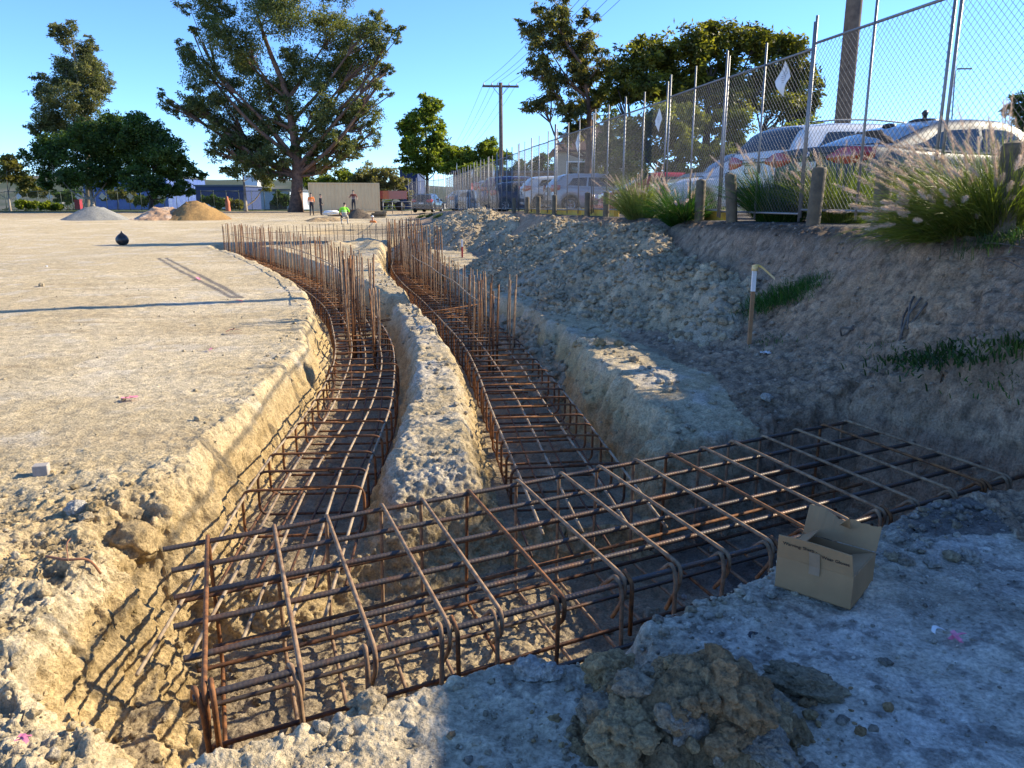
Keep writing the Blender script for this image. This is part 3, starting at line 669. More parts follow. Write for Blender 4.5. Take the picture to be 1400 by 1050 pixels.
# ---- green site fence at the far left
FL = [(-70, 88), (-55, 83), (-34, 80), (-22.5, 80)]
flp = resample(np.array(FL), 2.6); proto = None
for k, (a, b) in enumerate(zip(flp[:-1], flp[1:])):
    z = gz(a[0], a[1])
    o = thing('wire_fence', 'far green wire fence panel behind the gravel heaps, %s from the left end' % (ordn[k] if k < 24 else 'last'), 'fence', (a[0], a[1], z), math.atan2(b[1] - a[1], b[0] - a[0]), 'green wire panels across the far left side')
    if proto is None: panel_parts(o, 2.58, 1.95, .12, .0045, .03, M['wire_dark'], M['wire_dark'], .1, True, 3); proto = o
    else:
        for ch in list(proto.children): c = ch.copy(); COL.objects.link(c); c.parent = o
for k, u in enumerate((25, 68, 107, 140, 178, 217)):
    D = np.interp(u, [0, 320], [83, 78.5]); c = at(u, 268.5, D)
    diamond('warning_sign', c, (1, -.05), .55, .006, ['leftmost white diamond on the far green fence beside the small tree', 'second white diamond on the far green fence', 'white diamond on the far fence above a red bin, left of the pale trunk', 'pale diamond on the far fence just right of the pale trunk', 'white diamond on the far fence right of the gravel heap', 'rightmost white diamond on the far fence above the rubble heap'][k], stretch=1.0)
# ================================================================== BOLLARDS, KERB
bl = [(1376, 6.45, .185, .84, .0, 'timber bollard standing in tall grass at the right edge'), (1205, 8.1, .17, .79, .0, 'upright timber bollard in front of the dark grey sedan'),
      (1113, 9.3, .165, .79, .03, 'timber bollard beside the double fence post, between green grasses'), (1003, 11.2, .165, .79, -.08, 'leaning split timber bollard below the white wagon'),
      (957, 12.4, .16, .75, 0, 'dark round timber bollard at the left of the white wagon'), (906, 14.0, .16, .74, 0, 'weathered timber bollard right of the pale grass clump'),
      (829, 17.4, .14, .66, 0, 'timber bollard directly in front of the red hatch'), (803, 19.0, .14, .68, 0, 'timber bollard between the silver hatch and the red hatch'),
      (758, 22.2, .14, .67, 0, 'shaded timber bollard against the silver hatch bumper'), (736, 24.2, .14, .66, 0, 'dark timber bollard between white hatch and silver hatch'), (721, 25.8, .14, .66, 0, 'dark timber bollard in front of the small white hatch'), (703, 28.0, .14, .66, 0, 'dark timber bollard left of the small white hatch')]
for u, D, dm, h, ln, lab in bl:
    c = at(u, 280, D); z = zpark(c[1]) - .12
    r = dm / 2; m = MB(); n = 14; prof = [(r * 1.02, -.25), (r, .1), (r, h + .12 - r * .55), (r * .9, h + .12 - r * .25), (r * .62, h + .12 - .02), (r * .2, h + .12)]
    V = []; F = []
    for (ra, zz) in prof:
        for k in range(n):
            a = 2 * math.pi * k / n; w = 1 + .03 * math.sin(3 * a + D) + .02 * math.sin(7 * a); V.append((c[0] + ra * w * math.cos(a) + ln * zz, c[1] + ra * w * math.sin(a), z + zz - .10 * (zz > .5)))
    for i in range(len(prof) - 1):
        for k in range(n): F.append((i * n + k, i * n + (k + 1) % n, (i + 1) * n + (k + 1) % n, (i + 1) * n + k))
    F.append(tuple((len(prof) - 1) * n + k for k in range(n)))
    mk('bollard', V, F, M['wood'], loc=(c[0], c[1], z), label=lab, category='bollard', group='timber bollards along the car park edge')
for k, (q0, q1, lab) in enumerate([(4.6, 6.6, 'yellow kerb rail behind the leaning bollard'), (6.9, 9.0, 'yellow kerb rail under the pale grass clump'), (10.2, 13.0, 'yellow kerb rail below the red hatch'), (13.4, 16.6, 'yellow kerb rail below the silver hatch'), (17.0, 20.6, 'yellow kerb rail left of the silver hatch wheel')]):
    a, b = fpt(q0, .16), fpt(q1, .16); z = zpark(a[1]) + .06; m = MB(); c = (a + b) / 2
    m.box((c[0], c[1], z), (np.linalg.norm(b - a), .14, .2), math.atan2(FD[1], FD[0])); o = m.mk('kerb_rail', M['yellow'], loc=(c[0], c[1], z), smooth=False, label=lab, category='kerb', group='yellow kerb rails at the car park edge')
    bv = o.modifiers.new('bevel', 'BEVEL'); bv.width = .025; bv.segments = 2
# ================================================================== CARS
def interp(x, t): return np.interp(x, [a for a, b in t], [b for a, b in t])
def car(label, cat, loc, rz, pm, S, group='cars parked beyond the site fence', glassm=None, rails=False):
    """x forward from the rear bumper, y left, z up"""
    o = thing('parked_car', label, cat, loc, rz, group); L, W = S['L'], S['W'] / 2
    wh = S.get('wheel', .33); ax = S['axles']
    xs = np.unique(np.concatenate([np.linspace(0, .12, 6), np.linspace(.12, L - .12, 110), np.linspace(L - .12, L, 6)]))
    def hw(x):                                                      # half width in plan
        return W * (1 - .16 * np.clip(1 - x / .42, 0, 1) ** 2.4 - .24 * np.clip(1 - (L - x) / .75, 0, 1) ** 2.2)
    belt = lambda x: interp(x, S['belt'])
    def arch(x):
        zb = S.get('sill', .22) + .10 * np.clip(1 - x / .5, 0, 1) + .06 * np.clip(1 - (L - x) / .5, 0, 1)
        for a in ax:
            d = (wh + .065) ** 2 - (x - a) ** 2
            if d > 0: zb = max(zb, wh + math.sqrt(d))
        return zb
    V = []; F = []
    for x in xs:
        w, zt, za, zb = hw(x), belt(x), arch(x), S.get('sill', .22)
        za = min(za, zt - .12); end = min(1, min(x, L - x) / .06 + .0); rb_ = .82 + .18 * math.sqrt(min(1, end))
        h = zt - za
        sec = [(0, zb), (w - .30, zb), (w - .28, max(zb, za - .0)), (w * .985 - .02, za), (w * .995, za + .05 * h), (w, za + .3 * h), (w * 1.0, za + .55 * h), (w * .985, za + .70 * h), (w * .975, za + .80 * h), (w * .95, zt - .05), (w * .90, zt - .012), (w * .80, zt + .006), (w * .45, zt + .022), (0, zt + .028)]
        zm = (zt + zb) / 2
        sec = [(y * (1 if rb_ > .99 else rb_ ** .5), zm + (z - zm) * rb_) for y, z in sec]
        V += [(x, y, z) for y, z in sec] + [(x, -y, z) for y, z in sec]
    n = len(sec); m = 2 * n
    for i in range(len(xs) - 1):
        for k in range(n - 1):
            F.append((i * m + k, (i + 1) * m + k, (i + 1) * m + k + 1, i * m + k + 1)); F.append((i * m + n + k + 1, (i + 1) * m + n + k + 1, (i + 1) * m + n + k, i * m + n + k))
    e = (len(xs) - 1) * m
    F.append(tuple(list(range(n)) + [n + k for k in range(n - 2, 0, -1)])); F.append(tuple([e + k for k in range(n - 1, -1, -1)] + [e + n + k for k in range(1, n - 1)]))
    mk('body', V, F, pm, o, local=True)
    # cabin
    roof = lambda x: interp(x, S['roof']); c0, c1 = S['roof'][0][0], S['roof'][-1][0]
    tum = S.get('tumble', .80)
    cs = np.linspace(c0, c1, 60)
    def csec(x):
        zb = belt(x) - .02; zr = max(roof(x), zb + .005); w = hw(min(max(x, .5), L - .9)); h = zr - zb; f = min(1, h / .42)
        wb = w * .93; wt = w * (.93 + (tum - .93) * f)
        return [(wb, zb), (wb + (wt - wb) * .5 + .012 * f, zb + (h - .05 * f) * .5), (wt + .005, zb + (h - .09 * f) * .93), (wt - .03, zr - .035 * f), (wt - .11, zr - .006), (wt * .5, zr + .016 * f), (0, zr + .022 * f)]
    V = []; F = []
    for x in cs:
        s_ = csec(x); V += [(x, y, z) for y, z in s_] + [(x, -y, z) for y, z in s_]
    n = 7; m = 14
    for i in range(len(cs) - 1):
        for k in range(n - 1):
            F.append((i * m + k, (i + 1) * m + k, (i + 1) * m + k + 1, i * m + k + 1)); F.append((i * m + n + k + 1, (i + 1) * m + n + k + 1, (i + 1) * m + n + k, i * m + n + k))
    mk('roof', V, F, pm, o, local=True)
    gm = glassm or M['glass']
    # side glass: between x limits given at the belt and near the roof
    for sg in (1, -1):
        nm = 'side_window'
        for (xa0, xa1, xb0, xb1) in S['side']:
            V = []; F = []; nu, nv = 14, 6
            for i in range(nu + 1):
                for j in range(nv + 1):
                    t = j / nv; x = (xa0 + (xa1 - xa0) * t) * (1 - i / nu) + (xb0 + (xb1 - xb0) * t) * (i / nu)
                    s_ = csec(x); zb, zt = s_[0][1] + .05, s_[2][1] - .03; z = zb + (zt - zb) * t * (1 if 1 else 0)
                    y = np.interp(z, [s_[0][1], s_[1][1], s_[2][1]], [s_[0][0], s_[1][0], s_[2][0]]) + .006
                    V.append((x, sg * y, z))
            for i in range(nu):
                for j in range(nv):
                    q = i * (nv + 1) + j; f = (q, q + 1, q + nv + 2, q + nv + 1); F.append(f if sg < 0 else f[::-1])
            mk(nm, V, F, gm, o, local=True)
    for nm, (xa, xb), k in (('rear_window', S['rear'], .80), ('windscreen', S['front'], .86)):
        V = []; F = []; nu, nv = 10, 10
        for i in range(nu + 1):
            x = xa + (xb - xa) * i / nu; s_ = csec(x); pts = [(s_[3][0], s_[3][1]), (s_[4][0], s_[4][1]), (s_[5][0], s_[5][1]), (0, s_[6][1])]
            ys = [p[0] for p in pts][::-1]; zs = [p[1] for p in pts][::-1]
            for j in range(nv + 1):
                y = (j / nv * 2 - 1) * s_[3][0] * .985; z = np.interp(abs(y), ys, zs); sl = 1 if nm == 'rear_window' else -1
                V.append((x - .008 * sl, y, z + .007))
        for i in range(nu):
            for j in range(nv):
                q = i * (nv + 1) + j; F.append((q, q + nv + 1, q + nv + 2, q + 1))
        mk(nm, V, F, gm, o, local=True)
    for xs_ in S.get('seams', (1.42, 2.36, 3.28)):
        zt, za, w = belt(xs_), arch(xs_), hw(xs_); hh = zt - za
        for sg in (1, -1): MB().tube([(xs_, sg * (w * q + .001), za + hh * f) for f, q in ((.06, .995), (.3, 1.0), (.55, 1.0), (.7, .985), (.8, .975), (.93, .955))], .0055, 4).mk('door_seam', M['black'], o, local=True)
    MB().tube([(-.003, y_, S.get('plate', .78) + .17) for y_ in np.linspace(-W * .74, W * .74, 9)], .006, 4).mk('boot_seam', M['black'], o, local=True)
    if S.get('badge'):
        zb_ = S['badge']; e_ = MB(); qn = 24; e_.add([(-.012, .052 * math.cos(6.2832 * k / qn), zb_ + .052 * math.sin(6.2832 * k / qn)) for k in range(qn)], [tuple(range(qn))]); em = e_.mk('emblem', M['black'], o, local=True)
        for k in range(4):
            e_ = MB(); e_.add([(-.016, 0, zb_)] + [(-.016, .036 * math.cos(1.5708 * k + a), zb_ + .036 * math.sin(1.5708 * k + a)) for a in np.linspace(0, 1.5708, 7)], [tuple(range(8))]); e_.mk('emblem_quarter', M['white'] if k % 2 else M['badge_blue'], em, local=True)
    # wheels
    for a in ax:
        for sg in (1, -1):
            y = sg * (W - .13); V = []; F = []; n = 28
            prof = [(.62, -.10), (.93, -.105), (1, -.06), (1, .06), (.93, .105), (.62, .10)]
            for pr, py in prof:
                for k in range(n): V.append((a + wh * pr * math.cos(6.2832 * k / n), y + py, wh + wh * pr * math.sin(6.2832 * k / n)))
            for i in range(len(prof) - 1):
                for k in range(n): F.append((i * n + k, i * n + (k + 1) % n, (i + 1) * n + (k + 1) % n, (i + 1) * n + k))
            tw = mk('wheel', V, F, M['rubber'], o, local=True)
            rm = MB(); n = 24
            for k in range(5):
                t0 = 6.2832 * k / 5 + .2
                P = [(a + wh * q * math.cos(t0 + .22 * z2), y + sg * (.085 - .02 * (q < .3)), wh + wh * q * math.sin(t0 + .22 * z2)) for z2 in (-1, 1) for q in (.14, .62)]
                P += [(p[0], p[1] - sg * .04, p[2]) for p in P]
                rm.add(P, [(0, 1, 3, 2), (4, 6, 7, 5), (0, 4, 5, 1), (2, 3, 7, 6), (1, 5, 7, 3), (0, 2, 6, 4)])
            ring = []
            for q, yy in ((.55, .04), (.55, .095), (.64, .10), (.64, .04)):
                for k in range(n): ring.append((a + wh * q * math.cos(6.2832 * k / n), y + sg * yy, wh + wh * q * math.sin(6.2832 * k / n)))
            rm.add(ring, [(i * n + k, i * n + (k + 1) % n, ((i + 1) % 4) * n + (k + 1) % n, ((i + 1) % 4) * n + k) for i in range(4) for k in range(n)])
            hub = [(a + wh * .17 * math.cos(6.2832 * k / n), y + sg * .09, wh + wh * .17 * math.sin(6.2832 * k / n)) for k in range(n)]; rm.add(hub, [tuple(range(n))])
            rm.mk('rim', M['rim'], tw, local=True)
    # lights: patches that follow the corner of the body
    def lamp(nm, x0, x1, z0, z1, y0, sg, m, front=False, tip=.4):
        V = []; F = []; nu = 12; nv = 5
        for i in range(nu + 1):
            t = i / nu
            for j in range(nv + 1):
                s = j / nv
                # path round the corner: from inner y0 on the end face out to the side at x1
                if t < .55: y = y0 + (hw(x0) - .03 - y0) * t / .55; x = x0
                else: x = x0 + (x1 - x0) * (t - .55) / .45; y = hw(x) + .006
                sq = .30 + .70 * min(1, t / .3); sq2 = 1 - tip * max(0, (t - .6) / .4)
                zc = z0 + (z1 - z0) * .58; z = zc + ((z0 + (z1 - z0) * s) - zc) * sq * sq2 + .05 * t
                bul = .018 * math.sin(math.pi * s) + .008
                px = (x - bul if not front else L - x + bul) if t < .55 else (x if not front else L - x)
                py = y if t < .55 else y + bul
                V.append((px, sg * py, z))
        for i in range(nu):
            for j in range(nv):
                q = i * (nv + 1) + j; f = (q, q + nv + 1, q + nv + 2, q + 1); F.append(f if (sg > 0) ^ front else f[::-1])
        l = mk(nm, V, F, m, o, local=True); return l
    tl = S['tail']; 
    for sg in (1, -1): lamp('tail_light', .012, tl[3], tl[0], tl[1], tl[2], sg, M['lred'])
    hl = S['head']
    def hwf(x): return hw(L - x)
    _hw = hw
    hw_save = hw
    for sg in (1, -1):
        V = []; F = []
        for i in range(9):
            t = i / 8; xx = L - .05 - hl[3] * t ** 1.6; y = (hl[2] + (hw(xx) - hl[2]) * min(1, t * 1.15)) + .004
            for j in range(4): V.append((xx + .02 * (1 - t), sg * y, hl[0] + (hl[1] - hl[0]) * j / 3 * (1 - .35 * t) + .06 * t))
        for i in range(8):
            for j in range(3):
                q = i * 4 + j; f = (q, q + 1, q + 5, q + 4); F.append(f if sg < 0 else f[::-1])
        mk('headlight', V, F, M['lwhite'], o, local=True)
    g = MB(); g.box((L + .002, 0, .52), (.03, W * 1.1, .16)); g.mk('grille', M['black'], o, local=True, smooth=False)
    zp = S.get('plate', .78); p = MB(); p.box((-.018, 0, zp), (.02, .40, .12)); pl = p.mk('number_plate', M['white'], o, local=True, smooth=False)
    p = MB(); 
    for yy in (-.21, .21): p.box((-.02, yy, zp), (.026, .018, .15))
    p.box((-.02, 0, zp + .07), (.026, .42, .014)); p.box((-.02, 0, zp - .07), (.026, .42, .014)); p.mk('plate_surround', M['black'], pl, local=True, smooth=False)
    if S.get('strip'): p = MB(); p.box((-.008, 0, zp + .11), (.03, .70, .03)); p.mk('boot_trim', M['black'] if S['strip'] == 1 else M['chrome'], o, local=True, smooth=False)
    bz = S.get('sill', .22) + .2; bw = []
    bp_ = MB(); bp_.box((-.004, 0, bz), (.05, W * 1.55, .16)); q = bp_.mk('rear_bumper', M['black'], o, local=True, smooth=False); bvl = q.modifiers.new('b', 'BEVEL'); bvl.width = .02; bvl.segments = 2
    for sg in (1, -1):
        mx = S['mirror']; mm = MB(); mm.lathe((mx, sg * (W + .09), belt(mx) + .05), [(.02, -.07), (.085, -.05), (.1, 0), (.08, .06), (.02, .08)], 12); mm.tube([(mx, sg * (W - .03), belt(mx) + .02), (mx, sg * (W + .05), belt(mx) + .03)], .02, 6); mm.mk('mirror', pm, o, local=True)
        d = MB()
        for hx in S['handles']: d.box((hx, sg * (hw(hx) - .005), belt(hx) - .17), (.2, .03, .028))
        d.mk('door_handle', pm, o, local=True, smooth=False)
        if rails: MB().tube([(x, sg * (W * .70), roof(x) + .03 + .02 * math.sin((x - c0) / (c1 - c0) * 3.14)) for x in np.linspace(S['rear'][1] + .25, S['front'][0] - .1, 12)], .016, 6).mk('roof_rail', M['galv'], o, local=True)
    return o, roof
M['badge_blue'] = mat('badge_blue', (.02, .12, .45), None, 8, .4)
SED = dict(badge=.97, L=4.88, W=1.86, axles=(.98, 3.88), wheel=.335, belt=[(0, .93), (.05, 1.04), (.7, 1.06), (1.6, 1.00), (3.5, .97), (4.1, .90), (4.7, .76), (4.88, .62)], roof=[(.62, 1.05), (.95, 1.19), (1.35, 1.34), (1.75, 1.43), (2.3, 1.47), (2.8, 1.46), (3.1, 1.40), (3.45, 1.22), (3.85, .98)],
           side=[(1.0, 1.55, 2.22, 2.30), (2.30, 2.38, 3.30, 2.98)], rear=(.74, 1.50), front=(3.08, 3.72), tail=(.78, 1.0, .38, .30), head=(.60, .78, .45, .6), plate=.80, strip=1, mirror=3.2, handles=(1.75, 2.75), tumble=.76)
SUV = dict(badge=1.03, L=4.65, W=1.88, axles=(.92, 3.73), wheel=.36, sill=.28, belt=[(0, .98), (.04, 1.10), (.5, 1.12), (1.6, 1.08), (3.3, 1.04), (3.9, 1.0), (4.5, .86), (4.65, .68)], roof=[(.10, 1.10), (.22, 1.30), (.40, 1.52), (.55, 1.60), (1.2, 1.66), (2.0, 1.68), (2.7, 1.65), (3.0, 1.56), (3.35, 1.32), (3.75, 1.05)],
           side=[(.62, .95, 1.45, 1.52), (1.52, 1.56, 2.35, 2.38), (2.42, 2.45, 3.25, 2.90)], rear=(.15, .50), front=(2.95, 3.62), tail=(.86, 1.10, .34, .36), head=(.70, .88, .45, .6), plate=.88, strip=1, mirror=3.1, handles=(1.6, 2.55), tumble=.77)
SHADE_VAN = dict(SUV, badge=0, roof=[(a, b + .36 * (b > 1.4)) for a, b in SUV['roof']])  # roof heightened so the unseen vans shade the right foreground
HAT = dict(L=4.15, W=1.76, axles=(.72, 3.28), wheel=.31, belt=[(0, .88), (.04, 1.0), (.5, 1.02), (1.6, .98), (3.0, .94), (3.6, .86), (4.0, .74), (4.15, .58)], roof=[(.10, 1.0), (.25, 1.18), (.45, 1.38), (.65, 1.45), (1.2, 1.49), (1.9, 1.50), (2.3, 1.46), (2.7, 1.25), (3.25, .94)],
           side=[(.62, .85, 1.35, 1.42), (1.43, 1.48, 2.75, 2.30)], rear=(.15, .52), front=(2.32, 3.1), tail=(.78, 1.04, .42, .30), head=(.58, .78, .4, .6), plate=.74, strip=0, mirror=2.55, handles=(1.2, 1.8), tumble=.78)
HD = math.atan2(.19, .98)
def place(u, D, dz=0): c = at(u, 280, D); return (c[0], c[1], zpark(c[1]) + dz)
o, rf = car('dark grey-blue sedan with red tail lights, rear to the fence at far right', 'sedan', place(1100, 11.2, -.02), HD + .14, mat('grey_blue_paint', (.030, .044, .064), (.028, .04, .058), 2.5, .42, .1, 0, None, .4, .35), SED)
for lx, w_, c_ in ((2.05, .22, 'black'), (1.5, .1, 'black')):
    a = MB(); a.lathe((lx, .0 if lx > 2 else .1, rf(lx) + .01), [(w_, 0), (w_ * .95, .03), (w_ * .7, .05), (.03, .06)], 16); a.mk('roof_aerial', M[c_], o, local=True)
a = MB(); a.lathe((2.05, 0, rf(2.05) + .05), [(.03, 0), (.035, .06), (.05, .1), (.02, .14)], 10); a.mk('roof_beacon', M['black'], o, local=True)
o, rf = car('white wagon with dark windows and red tail lights, rear to the fence', 'suv', place(1026, 14.1), HD + .12, paint('white_paint', (.72, .73, .74), 0), SUV, rails=True)
# round emblem discs on the two boots
o, rf = car('white low hatch seen nose first, left of the white wagon', 'hatchback', (at(880, 280, 19.2)[0] + 4.3, at(880, 280, 19.2)[1] + .6, zpark(19)), HD + math.pi, paint('white_paint', (.70, .71, .72), 0), HAT)
o, rf = car('red sedan mostly hidden behind the white low hatch', 'sedan', (at(905, 280, 22.5)[0] + 5.0, at(905, 280, 22.5)[1] + 1.6, zpark(22)), HD + math.pi, paint('red_paint', (.42, .02, .025), .1), SED)
o, rf = car('bright red hatch seen nose first behind the pale grass clump', 'hatchback', (at(806, 280, 26.2)[0] + 4.2, at(806, 280, 26.2)[1] + .6, zpark(26) - .15), HD + math.pi, paint('red_paint', (.46, .02, .03), .1), HAT)
o, rf = car('silver-grey hatch with its tail towards the fence, left of the red hatch', 'hatchback', place(748, 30.5, .0), HD, paint('silver_paint', (.42, .41, .40), .4), HAT)
o, rf = car('small white hatch with red tail lights, left of the silver hatch', 'hatchback', place(712, 36, .12), HD, paint('white_paint', (.70, .71, .73), 0), HAT)
o, rf = car('tall dark blue wagon behind the small white hatch', 'suv', place(655, 42, .16), HD - .1, paint('blue_paint', (.03, .035, .16), .3), dict(SUV, W=1.95, badge=0))
o, rf = car('silver wagon with tall red tail lights, left of the timber pole', 'suv', place(646, 48, .2), HD, paint('silver_blue_paint', (.45, .50, .58), .3), dict(SUV, tail=(1.0, 1.5, .5, .3), badge=0))
o, rf = car('dark navy hatch low beside the leaning timber pole', 'hatchback', place(668, 40, .0), HD, paint('navy_paint', (.02, .03, .08), .3), HAT)
o, rf = car('pale blue-grey hatch behind the last fence posts on the left', 'hatchback', place(612, 54, -.1), HD + .1, paint('pale_blue_paint', (.35, .42, .48), .3), HAT)
o, rf = car('dark car at the far left end of the parked row', 'hatchback', place(576, 62, -.25), HD + 1.2, paint('dark_paint', (.03, .03, .035), .3), HAT)
o, rf = car('silver van parked to the right of the dark grey sedan, outside the photo', 'van', (4.95, 4.15, zpark(4)), HD, paint('silver_paint', (.42, .42, .42), .4), SHADE_VAN)  # unseen vans added here to throw shade over the right foreground
o, rf = car('black van parked second to the right of the dark grey sedan, outside the photo', 'van', (5.2, 1.85, zpark(2)), HD, paint('black_paint', (.02, .02, .022), .3), SHADE_VAN)
o, rf = car('grey wagon parked third to the right of the dark grey sedan, outside the photo', 'suv', (5.7, -.5, zpark(2)), HD, paint('grey_paint', (.2, .2, .2), .3), SUV)  # unseen wagon added to carry the vans' shade further
# ================================================================== TREES
def leaves(lobes, n_leaf, L_, W_, cols, droop, seed, clump=42, csig=.17, hollow=.55, extra=None):
    rg = np.random.default_rng(seed); Cs = []; Cc = []; Cr = []
    vol = np.array([l[1] * l[2] for l in lobes]); vol = vol / vol.sum()
    for (c, rx, rz, ry), v in zip(lobes, vol):
        m = max(3, int(n_leaf * v / clump)); u = rg.normal(size=(m, 3)); u /= np.linalg.norm(u, axis=1)[:, None]
        k = (hollow + (1 - hollow) * rg.random(m)) * (1 - .25 * rg.random(m) ** 2)
        Cs.append(np.array(c) + u * k[:, None] * np.array([rx, ry, rz])); Cr.append(np.full(m, csig * (rx + rz)))
        Cc.append(rg.random(m))
    Cs = np.concatenate(Cs); Cr = np.concatenate(Cr); Cc = np.concatenate(Cc); m = len(Cs)
    g = rg.normal(size=(m, clump, 3)) * .55; ln = np.linalg.norm(g, axis=2, keepdims=True); g = g / (1 + .25 * ln)
    g[:, :, 2] *= .72
    P = (Cs[:, None] + g * Cr[:, None, None]).reshape(-1, 3); n = len(P)
    a = rg.normal(size=(n, 3)); a[:, 2] = a[:, 2] * .6 - droop; a /= np.linalg.norm(a, axis=1)[:, None]
    b = np.cross(a, rg.normal(size=(n, 3))); b /= np.linalg.norm(b, axis=1)[:, None]
    l = L_ * (.6 + .8 * rg.random(n))[:, None]; w = W_ * (.7 + .6 * rg.random(n))[:, None]
    V = np.stack([P, P + a * l * .5 + b * w * .5, P + a * l, P + a * l * .5 - b * w * .5], 1).reshape(-1, 3)
    F = np.arange(4 * n).reshape(n, 4)
    cl = np.repeat(Cc, clump); t = np.clip(cl * .75 + .35 * rg.random(n), 0, 1)
    c0, c1, c2 = [np.array(x) for x in cols]
    C = np.where(t[:, None] < .5, c0 + (c1 - c0) * t[:, None] * 2, c1 + (c2 - c1) * (t[:, None] - .5) * 2) * (.75 + .5 * rg.random(n))[:, None]
    return V, F, np.repeat(C, 4, axis=0), Cs
EUC = [(.045, .066, .026), (.10, .125, .048), (.22, .22, .085)]
DARK = [(.020, .045, .014), (.05, .095, .028), (.11, .17, .045)]
OLIVE = [(.07, .075, .025), (.14, .14, .045), (.24, .22, .07)]
LIME = [(.06, .09, .016), (.14, .19, .03), (.28, .31, .05)]
def tree(name, label, base, D, lobes_px, trunk_px, r0, n_leaf, cols, leaf=(.26, .12), droop=.5, bark='bark_dark', seed=1, depth=.8, limbs=True, hollow=.5, twigs=3, cat='tree', group=None, csig=.17, clump=42, sub_=3):
    rg = np.random.default_rng(seed + 500); pxm = D / FPX
    zb = gz(*base[:2]) if len(base) == 2 else base[2]; base = np.array([base[0], base[1], zb])
    o = thing(name, label, cat, base, 0, group)
    L3 = []
    for (u, v, ru, rv) in lobes_px:
        c = at(u, v, D); c[1] += rg.uniform(-1, 1) * depth * ru * pxm * .8; L3.append((c, ru * pxm, rv * pxm, ru * pxm * depth))
    if sub_:
        ex = []
        for (c, rx, rz, ry) in L3:
            ex.append((c, rx * .8, rz * .8, ry * .8))
            for _ in range(sub_):
                v_ = rg.normal(size=3); v_ /= np.linalg.norm(v_); k_ = rg.uniform(.3, .5); ex.append((c + v_ * np.array([rx, ry, rz]) * .85, rx * k_, rz * k_ * 1.15, ry * k_))
        LL = ex
    else: LL = L3
    V, F, C, Cs = leaves(LL, n_leaf, leaf[0], leaf[1], cols, droop, seed, hollow=hollow, csig=csig, clump=clump)
    mk('crown', V, F, M['leaf'], o, col=C, smooth=False)
    T = [base - np.array([0, 0, .3])] + [at(u, v, D) for (u, v) in trunk_px]
    tp = smooth_path(np.array(T), max(.15, .01 * D)); rad = r0 * (1 - .82 * np.linspace(0, 1, len(tp)) ** .9); rad[:3] *= [1.35, 1.18, 1.06][:len(rad[:3])]
    tb = MB().tube(tp, rad, 10)
    if limbs:
        for (c, rx, rz, ry) in L3:
            hd_ = np.hypot(*(tp[len(tp) // 2, :2] - c[:2])); i = int(np.argmin(np.abs(tp[:, 2] - (c[2] - 1.0 * hd_ - .2 * rz)))); i = min(max(i, int(.2 * len(tp))), len(tp) - 3)
            p = tp[i]; mid = (p + c) / 2 + np.array([0, 0, -.10 * np.linalg.norm(c - p)]) + rg.normal(size=3) * .06 * np.linalg.norm(c - p)
            q = smooth_path(np.array([p, mid, c + np.array([0, 0, .3 * rz])]), .5); rr_ = max(.016, min(rad[i] * .5, .028 * np.linalg.norm(c - p) + .02)); tb.tube(q, np.linspace(rr_, rr_ * .25, len(q)), 6, cap=False)
            near = np.argsort(np.linalg.norm(Cs - c, axis=1))[:60]
            for j in rg.choice(near, min(twigs, len(near)), replace=False):
                k = len(q) * 2 // 3; e = Cs[j]; m_ = (q[k] + e) / 2 + rg.normal(size=3) * .1 * rx; tb.tube(smooth_path(np.array([q[k], m_, e]), .5), np.linspace(rr_ * .42, rr_ * .1 + .004, len(smooth_path(np.array([q[k], m_, e]), .5))), 5, cap=False)
    tb.mk('trunk', M[bark], o); return o
def bxy(u, D, v=283): c = at(u, v, D); return (c[0], c[1])
tree('eucalyptus', 'huge eucalyptus with red-brown trunk rising past the top of the photo', bxy(404, 72, 288), 72,
     [(330, 60, 55, 48), (288, 100, 42, 40), (300, 150, 48, 34), (262, 138, 30, 22), (350, 118, 52, 44), (398, 30, 64, 44), (455, 45, 50, 42), (506, 45, 38, 30), (476, 100, 46, 40), (498, 152, 34, 32), (436, 150, 38, 32), (478, 198, 36, 20), (330, 192, 44, 26), (352, 228, 34, 18), (233, 145, 18, 20), (370, -30, 80, 40), (450, -40, 70, 38), (250, 62, 16, 12), (538, 48, 16, 16), (424, 196, 28, 18), (290, 14, 40, 28), (300, 205, 26, 20), (520, 118, 18, 14), (380, 175, 26, 22), (455, 222, 26, 8), (530, 90, 12, 10), (268, 40, 12, 8), (420, 95, 40, 40), (440, 185, 34, 28), (385, 120, 34, 40), (500, 80, 30, 30), (468, 150, 36, 34), (352, 165, 36, 34), (310, 178, 30, 26), (510, 185, 18, 22), (375, 210, 30, 22), (365, 238, 28, 16), (442, 226, 26, 16), (348, 205, 30, 24), (462, 205, 28, 22), (400, 215, 22, 18)],
     [(407, 240), (405, 205), (399, 165), (390, 120), (368, 70), (350, 15)], .60, 175000, EUC, (.25, .095), .7, 'bark', 3, .9, hollow=.3, twigs=7, csig=.15, clump=36)
tree('eucalyptus', 'tall slender eucalyptus standing clear against the sky at the far left', bxy(120, 78, 285), 78,
     [(104, 110, 40, 34), (92, 165, 44, 28), (97, 52, 20, 24), (78, 92, 26, 26), (118, 92, 26, 30), (62, 128, 26, 24), (98, 140, 36, 26), (134, 138, 24, 24), (56, 168, 22, 20), (92, 178, 36, 20), (136, 122, 16, 14), (110, 64, 16, 20)],
     [(121, 240), (118, 190), (112, 140), (102, 80), (97, 40)], .34, 52000, [(.05, .065, .035), (.11, .125, .06), (.22, .21, .10)], (.27, .10), .5, 'bark_pale', 5, .9, hollow=.4, twigs=5)
